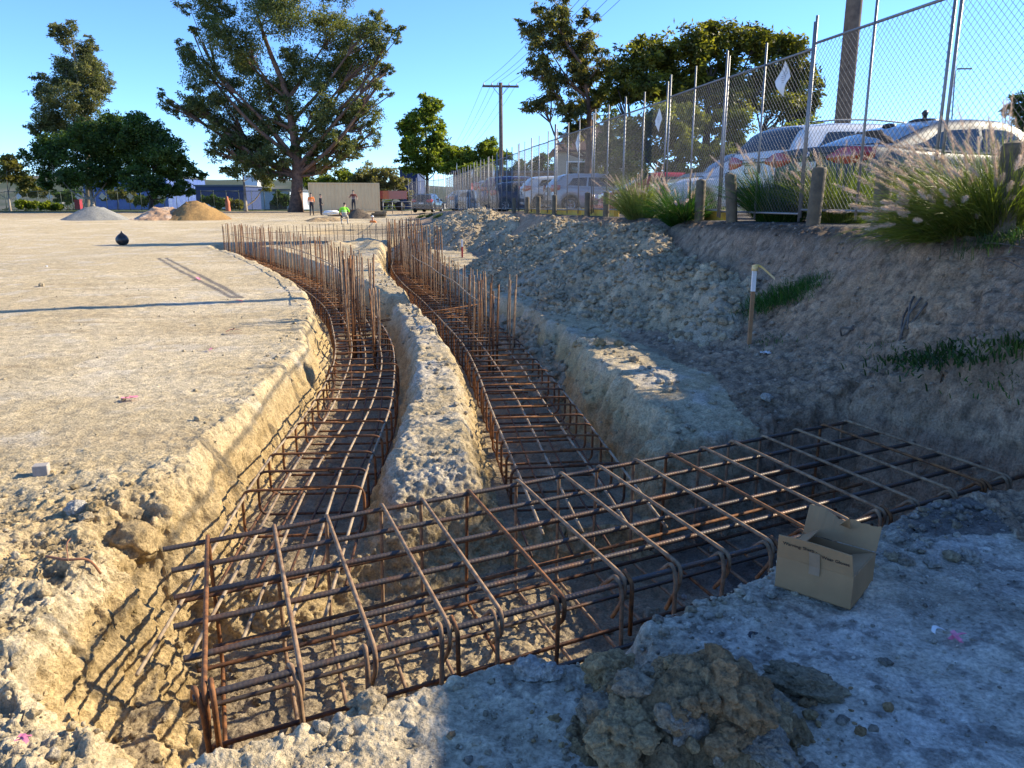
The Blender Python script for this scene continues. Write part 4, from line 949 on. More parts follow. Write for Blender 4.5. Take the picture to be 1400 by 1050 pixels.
tree('shade_tree', 'broad dark green tree low in front of the slender eucalyptus', bxy(128, 74, 285), 74,
     [(100, 205, 46, 34), (146, 205, 46, 40), (60, 222, 26, 30), (120, 242, 50, 20), (168, 228, 34, 26), (150, 168, 26, 20), (84, 244, 26, 14)], [(122, 250), (126, 215), (132, 180)], .20, 40000, DARK, (.26, .14), .2, 'bark_pale', 6, .9)
tree('shade_tree', 'dark green spreading tree right of the broad one, above the rubble heap', bxy(205, 73, 285), 73,
     [(206, 180, 38, 26), (232, 206, 38, 28), (196, 218, 38, 30), (248, 232, 30, 18), (210, 250, 44, 16), (256, 258, 20, 14), (176, 190, 22, 20)], [(208, 250), (212, 210), (214, 180)], .2, 36000, DARK, (.26, .14), .2, 'bark_dark', 7, .9)
tree('small_tree', 'small yellow-green tree at the left edge of the photo', bxy(14, 76, 287), 76, [(8, 238, 26, 18), (14, 224, 14, 10), (28, 250, 14, 10), (-12, 248, 22, 16)], [(11, 262), (9, 244)], .12, 9000, OLIVE, (.30, .14), .2, 'bark_pale', 8, .9)
tree('young_tree', 'thin pale-trunked young tree under the left boughs of the huge eucalyptus', bxy(336, 74, 288), 74, [(330, 214, 22, 16), (352, 224, 20, 14), (318, 232, 16, 10), (366, 246, 16, 14)], [(335, 262), (332, 240), (330, 215)], .17, 4500, EUC, (.3, .12), .6, 'bark_pale', 9, .8)
tree('bushy_tree', 'rounded olive tree right behind the beige container', bxy(522, 84, 285), 84, [(505, 238, 24, 20), (530, 245, 26, 22), (486, 250, 18, 14), (548, 262, 14, 14), (515, 262, 26, 14)], [(520, 262), (518, 240)], .2, 12000, [(.08, .085, .04), (.15, .15, .07), (.24, .22, .11)], (.34, .13), .6, 'bark_dark', 10, .9)
tree('bushy_tree', 'yellow-green low tree behind the left half of the container', bxy(455, 86, 285), 86, [(440, 246, 22, 12), (470, 246, 22, 12), (425, 250, 16, 12)], [(455, 262), (455, 245)], .15, 6000, LIME, (.3, .13), .3, 'bark_dark', 11, .9)
tree('leafy_tree', 'tall bright green tree left of the leaning timber pole', bxy(584, 96, 285), 96, [(582, 158, 24, 22), (566, 178, 20, 20), (600, 182, 18, 20), (580, 205, 32, 20), (566, 226, 22, 16), (598, 228, 26, 14), (560, 200, 18, 20), (606, 206, 18, 18), (590, 145, 18, 16)], [(584, 240), (583, 190), (580, 150)], .26, 24000, LIME, (.38, .18), .3, 'bark_dark', 12, .9, twigs=5)
tree('leafy_tree', 'round green tree just left of the leaning timber pole top', bxy(652, 90, 285), 90, [(640, 214, 22, 14), (664, 206, 18, 14), (632, 228, 24, 12), (668, 226, 22, 14), (650, 240, 34, 12), (690, 240, 12, 12), (625, 212, 18, 16), (680, 216, 16, 14)], [(652, 250), (652, 215)], .22, 22000, LIME, (.34, .16), .3, 'bark_dark', 13, .9)
tree('dark_tree', 'dark round tree between the timber pole and the small house', bxy(738, 110, 285), 110, [(742, 222, 16, 16), (726, 232, 18, 14), (708, 228, 16, 14), (752, 240, 14, 16), (722, 250, 30, 12)], [(735, 250), (738, 225)], .2, 9000, DARK, (.4, .2), .2, 'bark_dark', 14, .9)
tree('gum_tree', 'loose gum tree with hanging leaves right of the power lines', bxy(800, 33, 285), 33,
     [(762, 20, 34, 30), (735, 50, 28, 30), (775, 60, 34, 30), (728, 92, 22, 28), (752, 104, 28, 32), (790, 108, 30, 32), (742, 140, 26, 20), (778, 150, 26, 28), (800, 60, 24, 30), (812, 100, 24, 24), (720, 40, 14, 14), (800, 26, 16, 14), (826, 84, 22, 22), (826, 124, 24, 20), (808, 140, 24, 24), (775, 185, 14, 18), (792, 175, 20, 18)],
     [(806, 200), (806, 140), (795, 84), (780, 70), (765, 40)], .2, 26000, [(.045, .055, .022), (.10, .11, .04), (.26, .22, .07)], (.20, .055), .9, 'bark', 15, .9, hollow=.3, twigs=8, csig=.13, clump=30)
tree('broad_tree', 'wide dense dark tree with sunlit yellow-green top behind the fence', bxy(965, 32, 285), 32,
     [(860, 90, 40, 34), (900, 72, 44, 34), (945, 66, 46, 36), (990, 56, 46, 34), (1040, 56, 46, 34), (1085, 72, 32, 30), (880, 120, 50, 30), (940, 110, 55, 34), (1000, 105, 55, 36), (1060, 105, 48, 36), (1100, 110, 26, 40), (840, 130, 30, 26), (1098, 150, 24, 26), (1060, 145, 45, 24), (985, 140, 50, 22)],
     [(965, 200), (968, 140), (972, 90)], .3, 52000, [(.035, .045, .012), (.09, .10, .022), (.28, .27, .045)], (.19, .085), .3, 'bark_dark', 16, .8, hollow=.35, twigs=6)
tree('understory_tree', 'mid-green mixed thicket tree seen through the mesh left of the white wagon', bxy(925, 30, 285), 30, [(880, 205, 44, 34), (930, 190, 44, 36), (975, 215, 44, 34), (900, 160, 50, 22), (960, 165, 50, 24), (1010, 165, 40, 28), (850, 235, 30, 20), (920, 235, 40, 18), (1015, 205, 30, 26), (860, 185, 28, 30)], [(925, 240), (928, 190)], .16, 26000, [(.05, .065, .018), (.11, .135, .03), (.26, .27, .05)], (.16, .08), .3, 'bark_dark', 17, .7, hollow=.3, twigs=5)
tree('understory_tree', 'small bright green tree at the right end of the thicket, above the white wagon roof', bxy(1090, 30, 285), 30, [(1100, 180, 28, 24), (1080, 200, 26, 20), (1118, 205, 20, 22), (1060, 190, 24, 22)], [(1095, 235), (1095, 200)], .12, 9000, LIME, (.16, .08), .3, 'bark_dark', 18, .8)
tree('understory_tree', 'olive shrubby tree beside the small house, behind the silver hatch', bxy(845, 42, 285), 42, [(828, 190, 24, 26), (850, 205, 26, 26), (815, 220, 20, 24), (845, 170, 26, 22), (870, 230, 22, 20)], [(845, 240), (845, 200)], .12, 10000, EUC, (.2, .07), .7, 'bark_dark', 19, .8)
tree('dark_tree', 'dark rounded tree cut by the right edge of the photo', bxy(1396, 44, 285), 44, [(1392, 140, 20, 18), (1402, 165, 24, 22), (1420, 150, 20, 26), (1395, 195, 22, 22)], [(1405, 230), (1404, 160)], .2, 9000, DARK, (.2, .1), .3, 'bark_dark', 20, .9)
for k, (u, v, ru, rv, D, cols, lab) in enumerate([(50, 262, 26, 10, 92, OLIVE, 'olive bush behind the far fence, right of the small yellow-green tree'), (92, 268, 22, 9, 90, DARK, 'dark bush behind the far fence, left of the pale trunk'), (160, 266, 26, 10, 92, OLIVE, 'bush behind the far fence right of the pale trunk'), (205, 272, 22, 8, 88, DARK, 'low dark bush behind the rubble heap'), (35, 278, 14, 5, 78, LIME, 'low bright shrub in front of the far fence, leftmost'), (70, 281, 16, 4, 77, LIME, 'low bright shrub in front of the far fence, nearest the gravel heap'), (296, 276, 20, 9, 86, DARK, 'dark bush in front of the navy warehouse'), (322, 279, 12, 8, 82, OLIVE, 'small yellow shrub left of the thin pale trunk'), (385, 272, 14, 12, 88, DARK, 'dark shrub against the blue-white shed, left of the huge trunk')]):
    tree('bush', lab, bxy(u, D, 286), D, [(u - ru * .4, v, ru * .6, rv), (u + ru * .4, v + 1, ru * .6, rv * .9)], [(u, v + rv * .6), (u, v)], .05, 2600, cols, (.3, .15), .2, 'bark_dark', 40 + k, .9, limbs=False, cat='bush')
# ================================================================== POLES AND WIRES
def pole(name, label, base, h, r0, r1, arm=None):
    z = gz(*base); o = thing(name, label, 'power pole', (base[0], base[1], z))
    MB().tube([(base[0], base[1], z - .3), (base[0] + .02, base[1], z + h / 2), (base[0], base[1], z + h)], [r0, (r0 + r1) / 2, r1], 12).mk('shaft', M['pole'], o)
    ends = []
    if arm:
        (ax, ay), ln, zz = arm; d = np.array([ax, ay]) / math.hypot(ax, ay); c = np.array([base[0], base[1]]); m = MB(); m.box((c[0], c[1] - .0, z + zz), (ln, .12, .14), math.atan2(d[1], d[0])); m.mk('cross_arm', M['pole'], o, smooth=False)
        for t in (-.46, -.24, -.08, .24, .46):
            p = np.array([*(c + d * ln * t), z + zz + .07]); MB().lathe(p, [(.03, 0), (.05, .04), (.03, .08), (.055, .12), (.02, .17)], 8).mk('insulator', M['white'], o); ends.append(p + np.array([0, 0, .17]))
        br = MB()
        for s_ in (-1, 1): br.tube([(*(c + d * ln * .22 * s_), z + zz - .05), (c[0], c[1], z + zz - .7)], .02, 5)
        br.mk('arm_brace', M['pole'], o)
    return o, ends
B2 = (7.12, 17.45)
_, e2 = pole('power_pole', 'thick dark timber pole behind the white wagon, running out of the top of the photo', B2, 10.4, .175, .15, ((.97, .25), 2.4, 10.1))
b1 = bxy(685, 57, 288)
_, e1 = pole('power_pole', 'slim timber pole with a crossarm rising left of the small house', b1, 9.0, .17, .13, ((.99, .1), 2.6, 8.75))
b0 = bxy(622, 120, 285)
_, e0 = pole('power_pole', 'distant pole whose short crossarm shows above the bright green trees', b0, 10.8, .16, .12, ((.99, .1), 2.4, 10.5))
M['cable'] = mat('black_cable', (.02, .02, .022), None, 8, .6)
wn = ['leftmost', 'second', 'middle', 'fourth', 'rightmost']
for k in range(5):
    for a, b, tx in ((e1[k], e2[k], '%s of the five wires running to the upper right from the crossarm pole'), (e0[k], e1[k], '%s of the five wires running down left from the crossarm pole')):
        t = np.linspace(0, 1, 26); p = a[None] * (1 - t[:, None]) + b[None] * t[:, None]; p[:, 2] -= 4 * t * (1 - t) * .75
        MB().tube(p, .011, 5).mk('power_line', M['cable'], loc=a, label=tx % wn[k], category='power line', group='overhead wires between the poles')
# far street lamp
c = at(1306, 180, 60); z = zpark(58); m = thing('street_lamp', 'thin distant lamp post seen through the mesh at right', 'street lamp', (c[0], c[1], z)); top = at(1306, 97, 60)
MB().tube([(c[0], c[1], z), (top[0], top[1], top[2]), (top[0] + .25, top[1], top[2] + .15)], .05, 6).mk('shaft', M['galv'], m)
MB().box((top[0] + .7, top[1], top[2] + .16), (1.1, .2, .1)).mk('lamp_head', M['galv'], m, smooth=False)
# ================================================================== BUILDINGS FAR OFF
def building(name, label, u0, u1, vt, vb, D, depth, wall, roof=None, rot=0, kind='flat', cat='building', wins=()):
    a, b = at(u0, vb, D), at(u1, vb, D); h = (vb - vt) / FPX * D; c = (a + b) / 2; z = a[2]; Lw = np.linalg.norm(b - a)
    o = thing(name, label, cat, (c[0], c[1] + depth / 2, z), rot)
    m = MB(); m.box((0, 0, h / 2 - 2), (Lw, depth, h + 4)); m.mk('wall', wall, o, local=True, smooth=False)
    if kind == 'hip':
        e = .55; rh = roof[1]; V = [(-Lw / 2 - e, -depth / 2 - e, h), (Lw / 2 + e, -depth / 2 - e, h), (Lw / 2 + e, depth / 2 + e, h), (-Lw / 2 - e, depth / 2 + e, h), (-Lw / 2 + depth * .45, 0, h + rh), (Lw / 2 - depth * .45, 0, h + rh)]
        V += [(x, y, zz - .14) for x, y, zz in V[:4]]
        mk('roof', V, [(0, 1, 5, 4), (1, 2, 5), (2, 3, 4, 5), (3, 0, 4), (6, 7, 1, 0), (7, 8, 2, 1), (8, 9, 3, 2), (9, 6, 0, 3), (9, 8, 7, 6)], roof[0], o, local=True, smooth=False)
    elif roof: m = MB(); m.box((0, 0, h + .12), (Lw + .4, depth + .4, .24)); m.mk('roof', roof[0], o, local=True, smooth=False)
    for (x, zz, ww, hh) in wins:
        m = MB(); m.box((x, -depth / 2 - .02, zz), (ww, .1, hh)); wf = m.mk('window', M['white'], o, local=True, smooth=False)
        m = MB()
        for k in (-1, 1): m.box((x + k * ww * .235, -depth / 2 - .075, zz), (ww * .43, .03, hh * .88))
        m.mk('pane', M['glass'], wf, local=True, smooth=False)
    return o, h, Lw, depth
cream = mat('cream_render', (.42, .38, .30), (.36, .32, .25), 2, .9); tile = mat('brown_roof_tiles', (.15, .075, .055), (.11, .06, .045), 3, .85)
building('house', 'small cream house with brown hipped roof and wide windows beyond the cars', 763, 850, 208, 275, 62, 7, cream, (tile, 2.6), .0, 'hip', 'house', wins=[(-1.0, 2.3, 1.9, 1.6), (1.4, 2.3, 1.1, 1.6)])
navy = mat('navy_cladding', (.02, .035, .13), (.025, .04, .11), 2, .6); slate = mat('grey_roof_sheet', (.11, .12, .14), None, 3, .6)
o, h, Lw, dp = building('warehouse', 'dark navy warehouse with a low grey roof behind the orange-brown heap', 270, 336, 256, 292, 120, 14, navy, (slate,), 0, 'flat', 'building')
m = MB(); m.box((0, -dp / 2 - .06, 1.1), (Lw * .9, .12, .7)); m.mk('fascia', M['white'], o, local=True, smooth=False)
m = MB(); m.box((Lw * .38, 0, h + 1.0), (2.3, 2, 1.7)); m.mk('roof_plant', M['white'], o, local=True, smooth=False)
bw = mat('blue_white_cladding', (.42, .50, .60), (.36, .45, .56), 2, .6)
o, h, Lw, dp = building('shed', 'pale blue-white shed left of the huge eucalyptus trunk', 358, 398, 262, 290, 100, 10, bw, (slate,), 0, 'flat', 'building')
m = MB(); m.box((.3, -dp / 2 - .05, .75), (2.2, .12, 1.0)); m.mk('doorway', M['black'], o, local=True, smooth=False)
building('warehouse', 'blue warehouse glimpsed under the dark trees at left', 118, 232, 244, 292, 125, 16, mat('blue_cladding', (.05, .09, .30), (.10, .16, .36), 1.2, .5), (slate,), 0, 'flat', 'building')
building('warehouse', 'dark blue building right of the rounded olive tree', 548, 572, 233, 285, 110, 10, navy, (slate,), 0, 'flat', 'building')
building('brick_wall', 'long low brick wall and shed behind the parked cars near the timber pole', 620, 760, 238, 285, 88, 3, mat('brown_brick', (.17, .10, .075), (.12, .075, .06), 4, .9), (slate,), 0, 'flat', 'wall')
# distant town: a scatter of pale roofs and tree clumps below the horizon
rg = np.random.default_rng(5); m = MB(); 
for k in range(240):
    d = rg.uniform(500, 2600); a = rg.uniform(-.75, .15); m.box((d * math.sin(a), d * math.cos(a), -22 + 25 * float(sstep(700, 1900, np.array([d]))[0]) * .5 + 2), (rg.uniform(8, 30), rg.uniform(8, 24), rg.uniform(5, 11)), rg.uniform(0, 3))
m.mk('distant_town', mat('pale_town_walls', (.36, .34, .32), (.2, .18, .17), .05, .8), smooth=False, kind='stuff', label='scatter of far-off roofs in the valley below the site')
L3 = []
for k in range(420):
    d = rg.uniform(170, 1500); a = rg.uniform(-.8, .7); zz = -9 - 14 * float(sstep(170, 420, np.array([d]))[0]); s_ = rg.uniform(4, 9) * (1 + d / 900)
    L3.append((np.array([d * math.sin(a), d * math.cos(a), zz + s_ * .55]), s_, s_ * .75, s_))
V, F, C, Cs = leaves(L3, 46000, 2.4, 1.6, [(.02, .032, .014), (.04, .055, .022), (.07, .085, .035)], .1, 77)
mk('distant_trees', V, F, M['leaf'], col=C, smooth=False, kind='stuff', label='far tree tops filling the valley beyond the site')
# ================================================================== CONTAINER, TRUCK, SITE THINGS
beige = mat('beige_steel', (.72, .54, .30), (.66, .49, .27), 1.5, .6)
a, b = at(424, 288, 70), at(519, 286, 71.6); d = (b - a)[:2]; Lc = np.linalg.norm(d); rz = math.atan2(d[1], d[0]); z = gz(a[0], a[1]) + .1
o = thing('shipping_container', 'beige corrugated shipping container right of the huge eucalyptus trunk', 'container', ((a[0] + b[0]) / 2 - 1.2 * math.sin(rz), (a[1] + b[1]) / 2 + 1.2 * math.cos(rz), z), rz)
V = []; F = []; nC = 76; hC = 2.45
prof = []
for k in range(nC):
    x = -Lc / 2 + Lc * k / (nC - 1); ph = (k % 4); y = -1.22 - (.04 if ph in (1, 2) else 0); prof.append((x, y))
for x, y in prof: V += [(x, y, .12), (x, y, hC)]
for k in range(nC - 1): F.append((2 * k, 2 * k + 2, 2 * k + 3, 2 * k + 1))
mk('side_wall', V, F, beige, o, local=True, smooth=False)
m = MB(); m.box((0, .06, hC / 2), (Lc - .02, 2.4, hC - .1)); m.mk('body', beige, o, local=True, smooth=False)
m = MB()
for zz in (.06, hC + .02): m.box((0, -1.22, zz), (Lc + .1, .14, .13))
for xx in (-Lc / 2, Lc / 2): m.box((xx, -1.22, hC / 2), (.12, .15, hC - .0))
m.mk('frame', beige, o, local=True, smooth=False)
# red tipper truck behind a rail
a = at(538, 290, 80); o = thing('truck', 'dark red truck body beyond the right end of the container', 'truck', (a[0], a[1], gz(a[0], a[1])), .1); red = paint('dark_red_paint', (.30, .015, .02), .1)
m = MB(); m.box((0, 0, 1.55), (2.9, 2.2, .75)); m.box((0, 0, 1.95), (3.1, 2.3, .1)); q = m.mk('tray', red, o, local=True, smooth=False)
m = MB(); m.box((-2.3, 0, 1.45), (1.5, 2.1, 1.6)); q = m.mk('cab', red, o, local=True, smooth=False); q.modifiers.new('b', 'BEVEL').width = .12
m = MB(); m.box((-2.3, -1.06, 1.75), (.9, .03, .6)); m.mk('side_window', M['glass'], o, local=True, smooth=False)
m = MB(); m.box((-.4, 0, .72), (5.2, .8, .2)); m.mk('chassis', M['black'], o, local=True, smooth=False)
for x in (-2.1, .7):
    for y in (-.95, .95):
        V = []; n = 20
        for yy in (-.14, .14):
            for k in range(n): V.append((x + .48 * math.cos(6.2832 * k / n), y + yy, .48 + .48 * math.sin(6.2832 * k / n)))
        mk('wheel', V, [(k, (k + 1) % n, n + (k + 1) % n, n + k) for k in range(n)] + [tuple(range(n - 1, -1, -1)), tuple(range(n, 2 * n))], M['rubber'], o, local=True)
a = at(540, 290, 66); m = MB(); z = gz(a[0], a[1])
for k in range(4): m.tube([(a[0] - 1 + k * .8, a[1], z), (a[0] - 1 + k * .8, a[1], z + 1.05)], .03, 6)
for zz in (.25, .6, 1.02): m.tube([(a[0] - 1.05, a[1], z + zz), (a[0] + 1.45, a[1], z + zz)], .025, 6)
m.mk('barrier', M['galv'], loc=(a[0], a[1], z), label='grey steel rail barrier in front of the dark red truck', category='barrier')
# timber pallets and offcuts by the container, white bag
def put(u, v, D): return at(u, v, D)
c = put(469, 291, 60); m = MB()
for k in range(5): m.box((c[0] + (k - 2) * .04, c[1] + .3 * (k % 2), c[2] - .2 + .1 * k), (2.3 - .1 * k, .14, .09), .05 * (k - 2))
m.mk('timber_stack', mat('red_brown_timber', (.16, .07, .04), (.10, .05, .03), 6, .85), loc=c, smooth=False, label='small stack of red-brown timber lying before the container', category='timber')
c = put(518, 293, 58); m = MB()
for k in range(4): m.box((c[0] + (k - 2) * .1, c[1] + .25 * (k % 2), c[2] - .2 + .12 * k), (1.5 - .2 * k, .2, .11), .12 * (k - 2))
m.mk('timber_stack', M['wood'], loc=c, smooth=False, label='loose timber offcuts by the lower right corner of the container', category='timber')
rv, rf_ = rock(4, 77, .5, .5); c = put(452, 291, 58); mk('bulk_bag', rv * np.array([.62, .4, .36]) + c, rf_, M['white'], loc=c, label='crumpled white bulk bag lying between the orange worker and the container', category='bag')
c = put(312, 289, 76); z = c[2]; m = MB(); m.lathe((c[0], c[1], z - .1), [(.28, 0), (.26, .1), (.22, .7), (.24, 1.05), (.12, 1.25), (.1, 1.5), (.03, 1.55)], 12); m.mk('barrier_post', mat('orange_plastic', (.55, .16, .08), None, 8, .6), loc=c, label='faded orange marker standing on grass left of the thin pale trunk', category='marker')
c = put(108, 284, 82); m = MB(); m.box((c[0], c[1], c[2] + .3), (.55, .55, .9)); m.box((c[0], c[1] - .02, c[2] + .8), (.62, .62, .1)); m.mk('wheelie_bin', mat('red_bin', (.4, .04, .06), None, 8, .5), loc=c, smooth=False, label='small red bin by the far fence left of the pale trunk', category='bin')
# black teardrop bag on the pad
c = on(168, 335, .02); h_ = .50; prof = [(.03, 0), (.12, .01), (.19, .07), (.225, .16), (.215, .25), (.165, .34), (.09, .41), (.035, .455), (.02, .50), (.005, .53)]
V = []; F = []; n = 28
for r_, zz in prof:
    for k in range(n): a = 6.2832 * k / n; w_ = 1 + .05 * math.sin(5 * a + zz * 9) + .04 * math.sin(9 * a) * min(1, zz * 4); V.append((c[0] + r_ * w_ * math.cos(a), c[1] + r_ * w_ * math.sin(a), c[2] + zz))
for i in range(len(prof) - 1):
    for k in range(n): F.append((i * n + k, i * n + (k + 1) % n, (i + 1) * n + (k + 1) % n, (i + 1) * n + k))
F.append(tuple(range(n - 1, -1, -1))); F.append(tuple((len(prof) - 1) * n + k for k in range(n)))
mk('plastic_bag', V, F, M['black'], loc=c, label='black teardrop-shaped tied bag standing alone on the shaded pad', category='bag')
# ================================================================== GRASSES AND WEEDS
def grass(name, label, base, n, ln, spread, cols, lean=(0, 0, 0), wid=.006, plumes=0, plen=1.15, seed=1, droop=.8, group=None, cat='grass', pc=((.60, .46, .36), (.84, .72, .58))):
    rg = np.random.default_rng(seed); base = np.array(base, float); lean = np.array(lean)
    o = thing(name, label, cat, base, 0, group); S = 7
    def strands(m, l, sp, seg, dr, tilt):
        az = rg.random(m) * 6.2832; r = sp * np.sqrt(rg.random(m)); p = base + np.stack([r * np.cos(az), r * np.sin(az), -.03 + 0 * r], 1)
        az2 = az + rg.normal(size=m) * .6; t0 = tilt * (.25 + .9 * rg.random(m)); d = np.stack([np.cos(az2) * np.sin(t0), np.sin(az2) * np.sin(t0), np.cos(t0)], 1) + lean * (.5 + .7 * rg.random(m))[:, None]
        d /= np.linalg.norm(d, axis=1)[:, None]; L_ = l * (.55 + .5 * rg.random(m)); pts = [p]; st = (L_ / seg)[:, None]
        for k in range(seg):
            d = d + np.array([0, 0, -1.0]) * (dr * (.4 + .8 * rg.random(m)) * (k + 1) / seg / seg * 2.2)[:, None] + rg.normal(size=(m, 3)) * .015; d /= np.linalg.norm(d, axis=1)[:, None]
            p = p + d * st; pts.append(p)
        return np.stack(pts, 1), d
    P, _ = strands(n, ln, spread, S, droop, .75)
    m = len(P); T = P[:, -1] - P[:, 0]; side = np.cross(T, rg.normal(size=(m, 3))); side /= np.linalg.norm(side, axis=1)[:, None]
    w = wid * np.array([.8, 1, 1, .95, .8, .6, .35, .06])[None, :, None] * (.7 + .6 * rg.random(m))[:, None, None]
    V = np.stack([P - side[:, None] * w * .5, P + side[:, None] * w * .5], 2).reshape(-1, 3)
    b = (np.arange(m)[:, None] * (2 * (S + 1)) + 2 * np.arange(S)[None]).ravel(); F = np.stack([b, b + 1, b + 3, b + 2], 1)
    c0, c1 = np.array(cols[0]), np.array(cols[1]); t = np.clip(rg.random(m)[:, None] * .8 + .25 * np.linspace(0, 1, S + 1)[None], 0, 1); dead = (rg.random(m) < .05)[:, None, None]
    C = c0 + (c1 - c0) * t[:, :, None]; C = np.where(dead, np.array([.30, .24, .12]), C); C = np.repeat(C, 2, axis=1).reshape(-1, 3)
    mk('blades', V, F, M['blade'], o, col=C, smooth=False)
    if plumes:
        P, d = strands(plumes, plen, spread * .8, 9, droop * .55, .70); tb = MB()
        for q in P: tb.tube(q[:, :], np.linspace(.0016, .001, len(q)), 3, cap=False)
        tb.mk('stalks', mat('dry_stalk', (.30, .26, .12), (.22, .22, .08), 10, .8), o)
        Vs = []; Fs = []; Cc = []; k0 = 0
        for q in P:
            a, b_ = q[-3], q[-1]; ax = b_ - a; L_ = np.linalg.norm(ax) * 1.0; ax /= np.linalg.norm(ax) + 1e-9; H = 150
            t = rg.random(H); c = a + np.outer(t, ax) * L_; r_ = .019 * np.sin(np.clip(t * .9 + .08, 0, 1) * math.pi) ** .6 + .002
            u = rg.normal(size=(H, 3)); u -= np.outer(u @ ax, ax); u /= np.linalg.norm(u, axis=1)[:, None]; dd = u * .75 + ax * .8
            tip = c + dd * (r_ * 2.0)[:, None]; s_ = np.cross(u, ax) * .0016
            Vs.append(np.stack([c - s_, c + s_, tip], 1).reshape(-1, 3)); Fs.append(np.arange(3 * H).reshape(H, 3) + k0); k0 += 3 * H
            Cc.append(np.repeat((np.array(pc[0]) + (np.array(pc[1]) - np.array(pc[0])) * rg.random(H)[:, None]) * rg.uniform(.85, 1.1), 3, axis=0))
        mk('seed_heads', np.concatenate(Vs), np.concatenate(Fs), M['plume'], o, col=np.concatenate(Cc), smooth=False, kind='stuff')
    return o
GC = [(.05, .085, .014), (.24, .25, .06)]; GD = [(.02, .06, .01), (.06, .13, .022)]; GP = [(.11, .13, .035), (.30, .30, .10)]
def gb(u, D, dz=0): c = at(u, 285, D); return (c[0], c[1], gz(c[0], c[1]) + dz)
FG = 'fountain grasses along the bank top'
grass('fountain_grass', 'largest fountain grass, sunlit green with many pink plumes leaning left, at right edge', gb(1350, 6.72), 2000, 1.0, .26, GC, (-.46, -.05, -.02), .0055, 95, 1.2, 1, .75, FG)
grass('fountain_grass', 'low flopping fountain grass spilling down the bank left of the largest clump', gb(1298, 6.95, -.05), 1100, .85, .22, GC, (-.75, -.25, -.15), .0055, 60, 1.05, 2, 1.0, FG)
grass('fountain_grass', 'fountain grass cut by the right photo edge, behind the rightmost bollard', gb(1428, 7.4), 1200, 1.0, .28, GC, (-.2, 0, 0), .006, 26, 1.25, 3, .7, FG)
grass('fountain_grass', 'bright fountain grass in front of the dark grey sedan, right of the double post', gb(1150, 10.1), 1300, 1.0, .26, GC, (.05, 0, 0), .007, 34, 1.2, 4, .7, FG)
grass('fountain_grass', 'dense green fountain grass in front of the white wagon', gb(1066, 11.2), 1300, 1.08, .30, GD, (-.05, 0, 0), .007, 34, 1.25, 5, .7, FG)
grass('fountain_grass', 'dark green fountain grass hanging over the bank edge below the fence', gb(934, 12.9, -.08), 1200, .9, .22, GD, (-.12, -.2, -.05), .007, 36, 1.15, 6, 1.0, FG)
grass('fountain_grass', 'pale straw-tipped fountain grass between the weathered bollard and the red hatch', gb(876, 15.4), 1200, 1.0, .26, GP, (-.05, 0, 0), .008, 46, 1.15, 7, .7, FG)
def mat_of_grass(label, cells, n, ln, cols, seed, wid=.006):
    """a low patch: one thing whose blades rise from several spots of the slope"""
    rg = np.random.default_rng(seed); u0, v0 = cells[0]; c0 = hit(u0, v0); Vs, Fs, Cs, k0 = [], [], [], 0
    for (u, v) in cells:
        c = hit(u, v)
        for _ in range(n):
            b = c + np.array([rg.normal() * .15, rg.normal() * .15, 0]); b[2] = c[2] + (b[0] - c[0]) * .35; a = rg.random() * 6.28; t = rg.random() * .9; d = np.array([math.cos(a) * math.sin(t) - .12, math.sin(a) * math.sin(t), math.cos(t)]); l = ln * rg.uniform(.5, 1.1); s_ = np.cross(d, rg.normal(size=3)); s_ = s_ / np.linalg.norm(s_) * wid * .5
            m_ = b + d * l * .55; e = b + d * l + np.array([0, 0, -l * .25]); Vs.append([b - s_, b + s_, m_ + s_ * .8, m_ - s_ * .8, e]); Fs += [(k0, k0 + 1, k0 + 2, k0 + 3), (k0 + 3, k0 + 2, k0 + 4)]; k0 += 5
            q = rg.random(); Cs.append(np.tile(np.array(cols[0]) * (1 - q) + np.array(cols[1]) * q, (5, 1)))
    return mk('grass_tuft', np.concatenate(Vs), Fs, M['blade'], loc=c0, col=np.concatenate(Cs), smooth=False, label=label, kind='stuff')
def hit(u, v):
    """first point of the ground along the sight line of (u, v)"""
    a = (525 - v) / FPX; d = np.array([(u - 700) / FPX, CP + a * SP, a * CP - SP]); D = np.concatenate([np.arange(1.5, 45, .05), np.arange(45, 120, .3)]); p = np.array([0, 0, EYE]) + D[:, None] * d
    h = hfield(p[:, 0], p[:, 1])[0]; i = np.argmax(p[:, 2] < h); q = p[i].copy(); q[2] = h[i]; return q
WG = [(.015, .055, .01), (.05, .13, .025)]
mat_of_grass('bright green grass tuft on the bank right of the yellow-taped stake', [(1040, 425), (1058, 420), (1075, 412), (1090, 408), (1105, 398), (1120, 390), (1065, 408), (1050, 412), (1085, 398)], 210, .17, WG, 1)
mat_of_grass('green weed patch at the foot of the clod heap, higher one', [(890, 416), (896, 410)], 120, .16, WG, 2); mat_of_grass('green weed patch at the foot of the clod heap, lower one', [(910, 442), (915, 436)], 110, .15, WG, 3)
mat_of_grass('dark leafy weeds on the top edge of the trench end wall', [(1235, 494), (1258, 492), (1280, 490), (1300, 494), (1318, 490), (1330, 500)], 110, .10, [(.015, .04, .014), (.05, .10, .03)], 4, .014)
mat_of_grass('small weeds at the right photo edge above the trench end wall', [(1385, 488), (1398, 480)], 120, .10, [(.03, .06, .015), (.08, .13, .03)], 5, .014)
mat_of_grass('little green weed on the trench end wall, lower right', [(1368, 548), (1378, 556)], 50, .07, WG, 6, .01)
mat_of_grass('small dark tuft amid dead twigs high on the bank at right', [(1362, 338), (1372, 332)], 160, .18, [(.02, .05, .015), (.05, .09, .02)], 7)
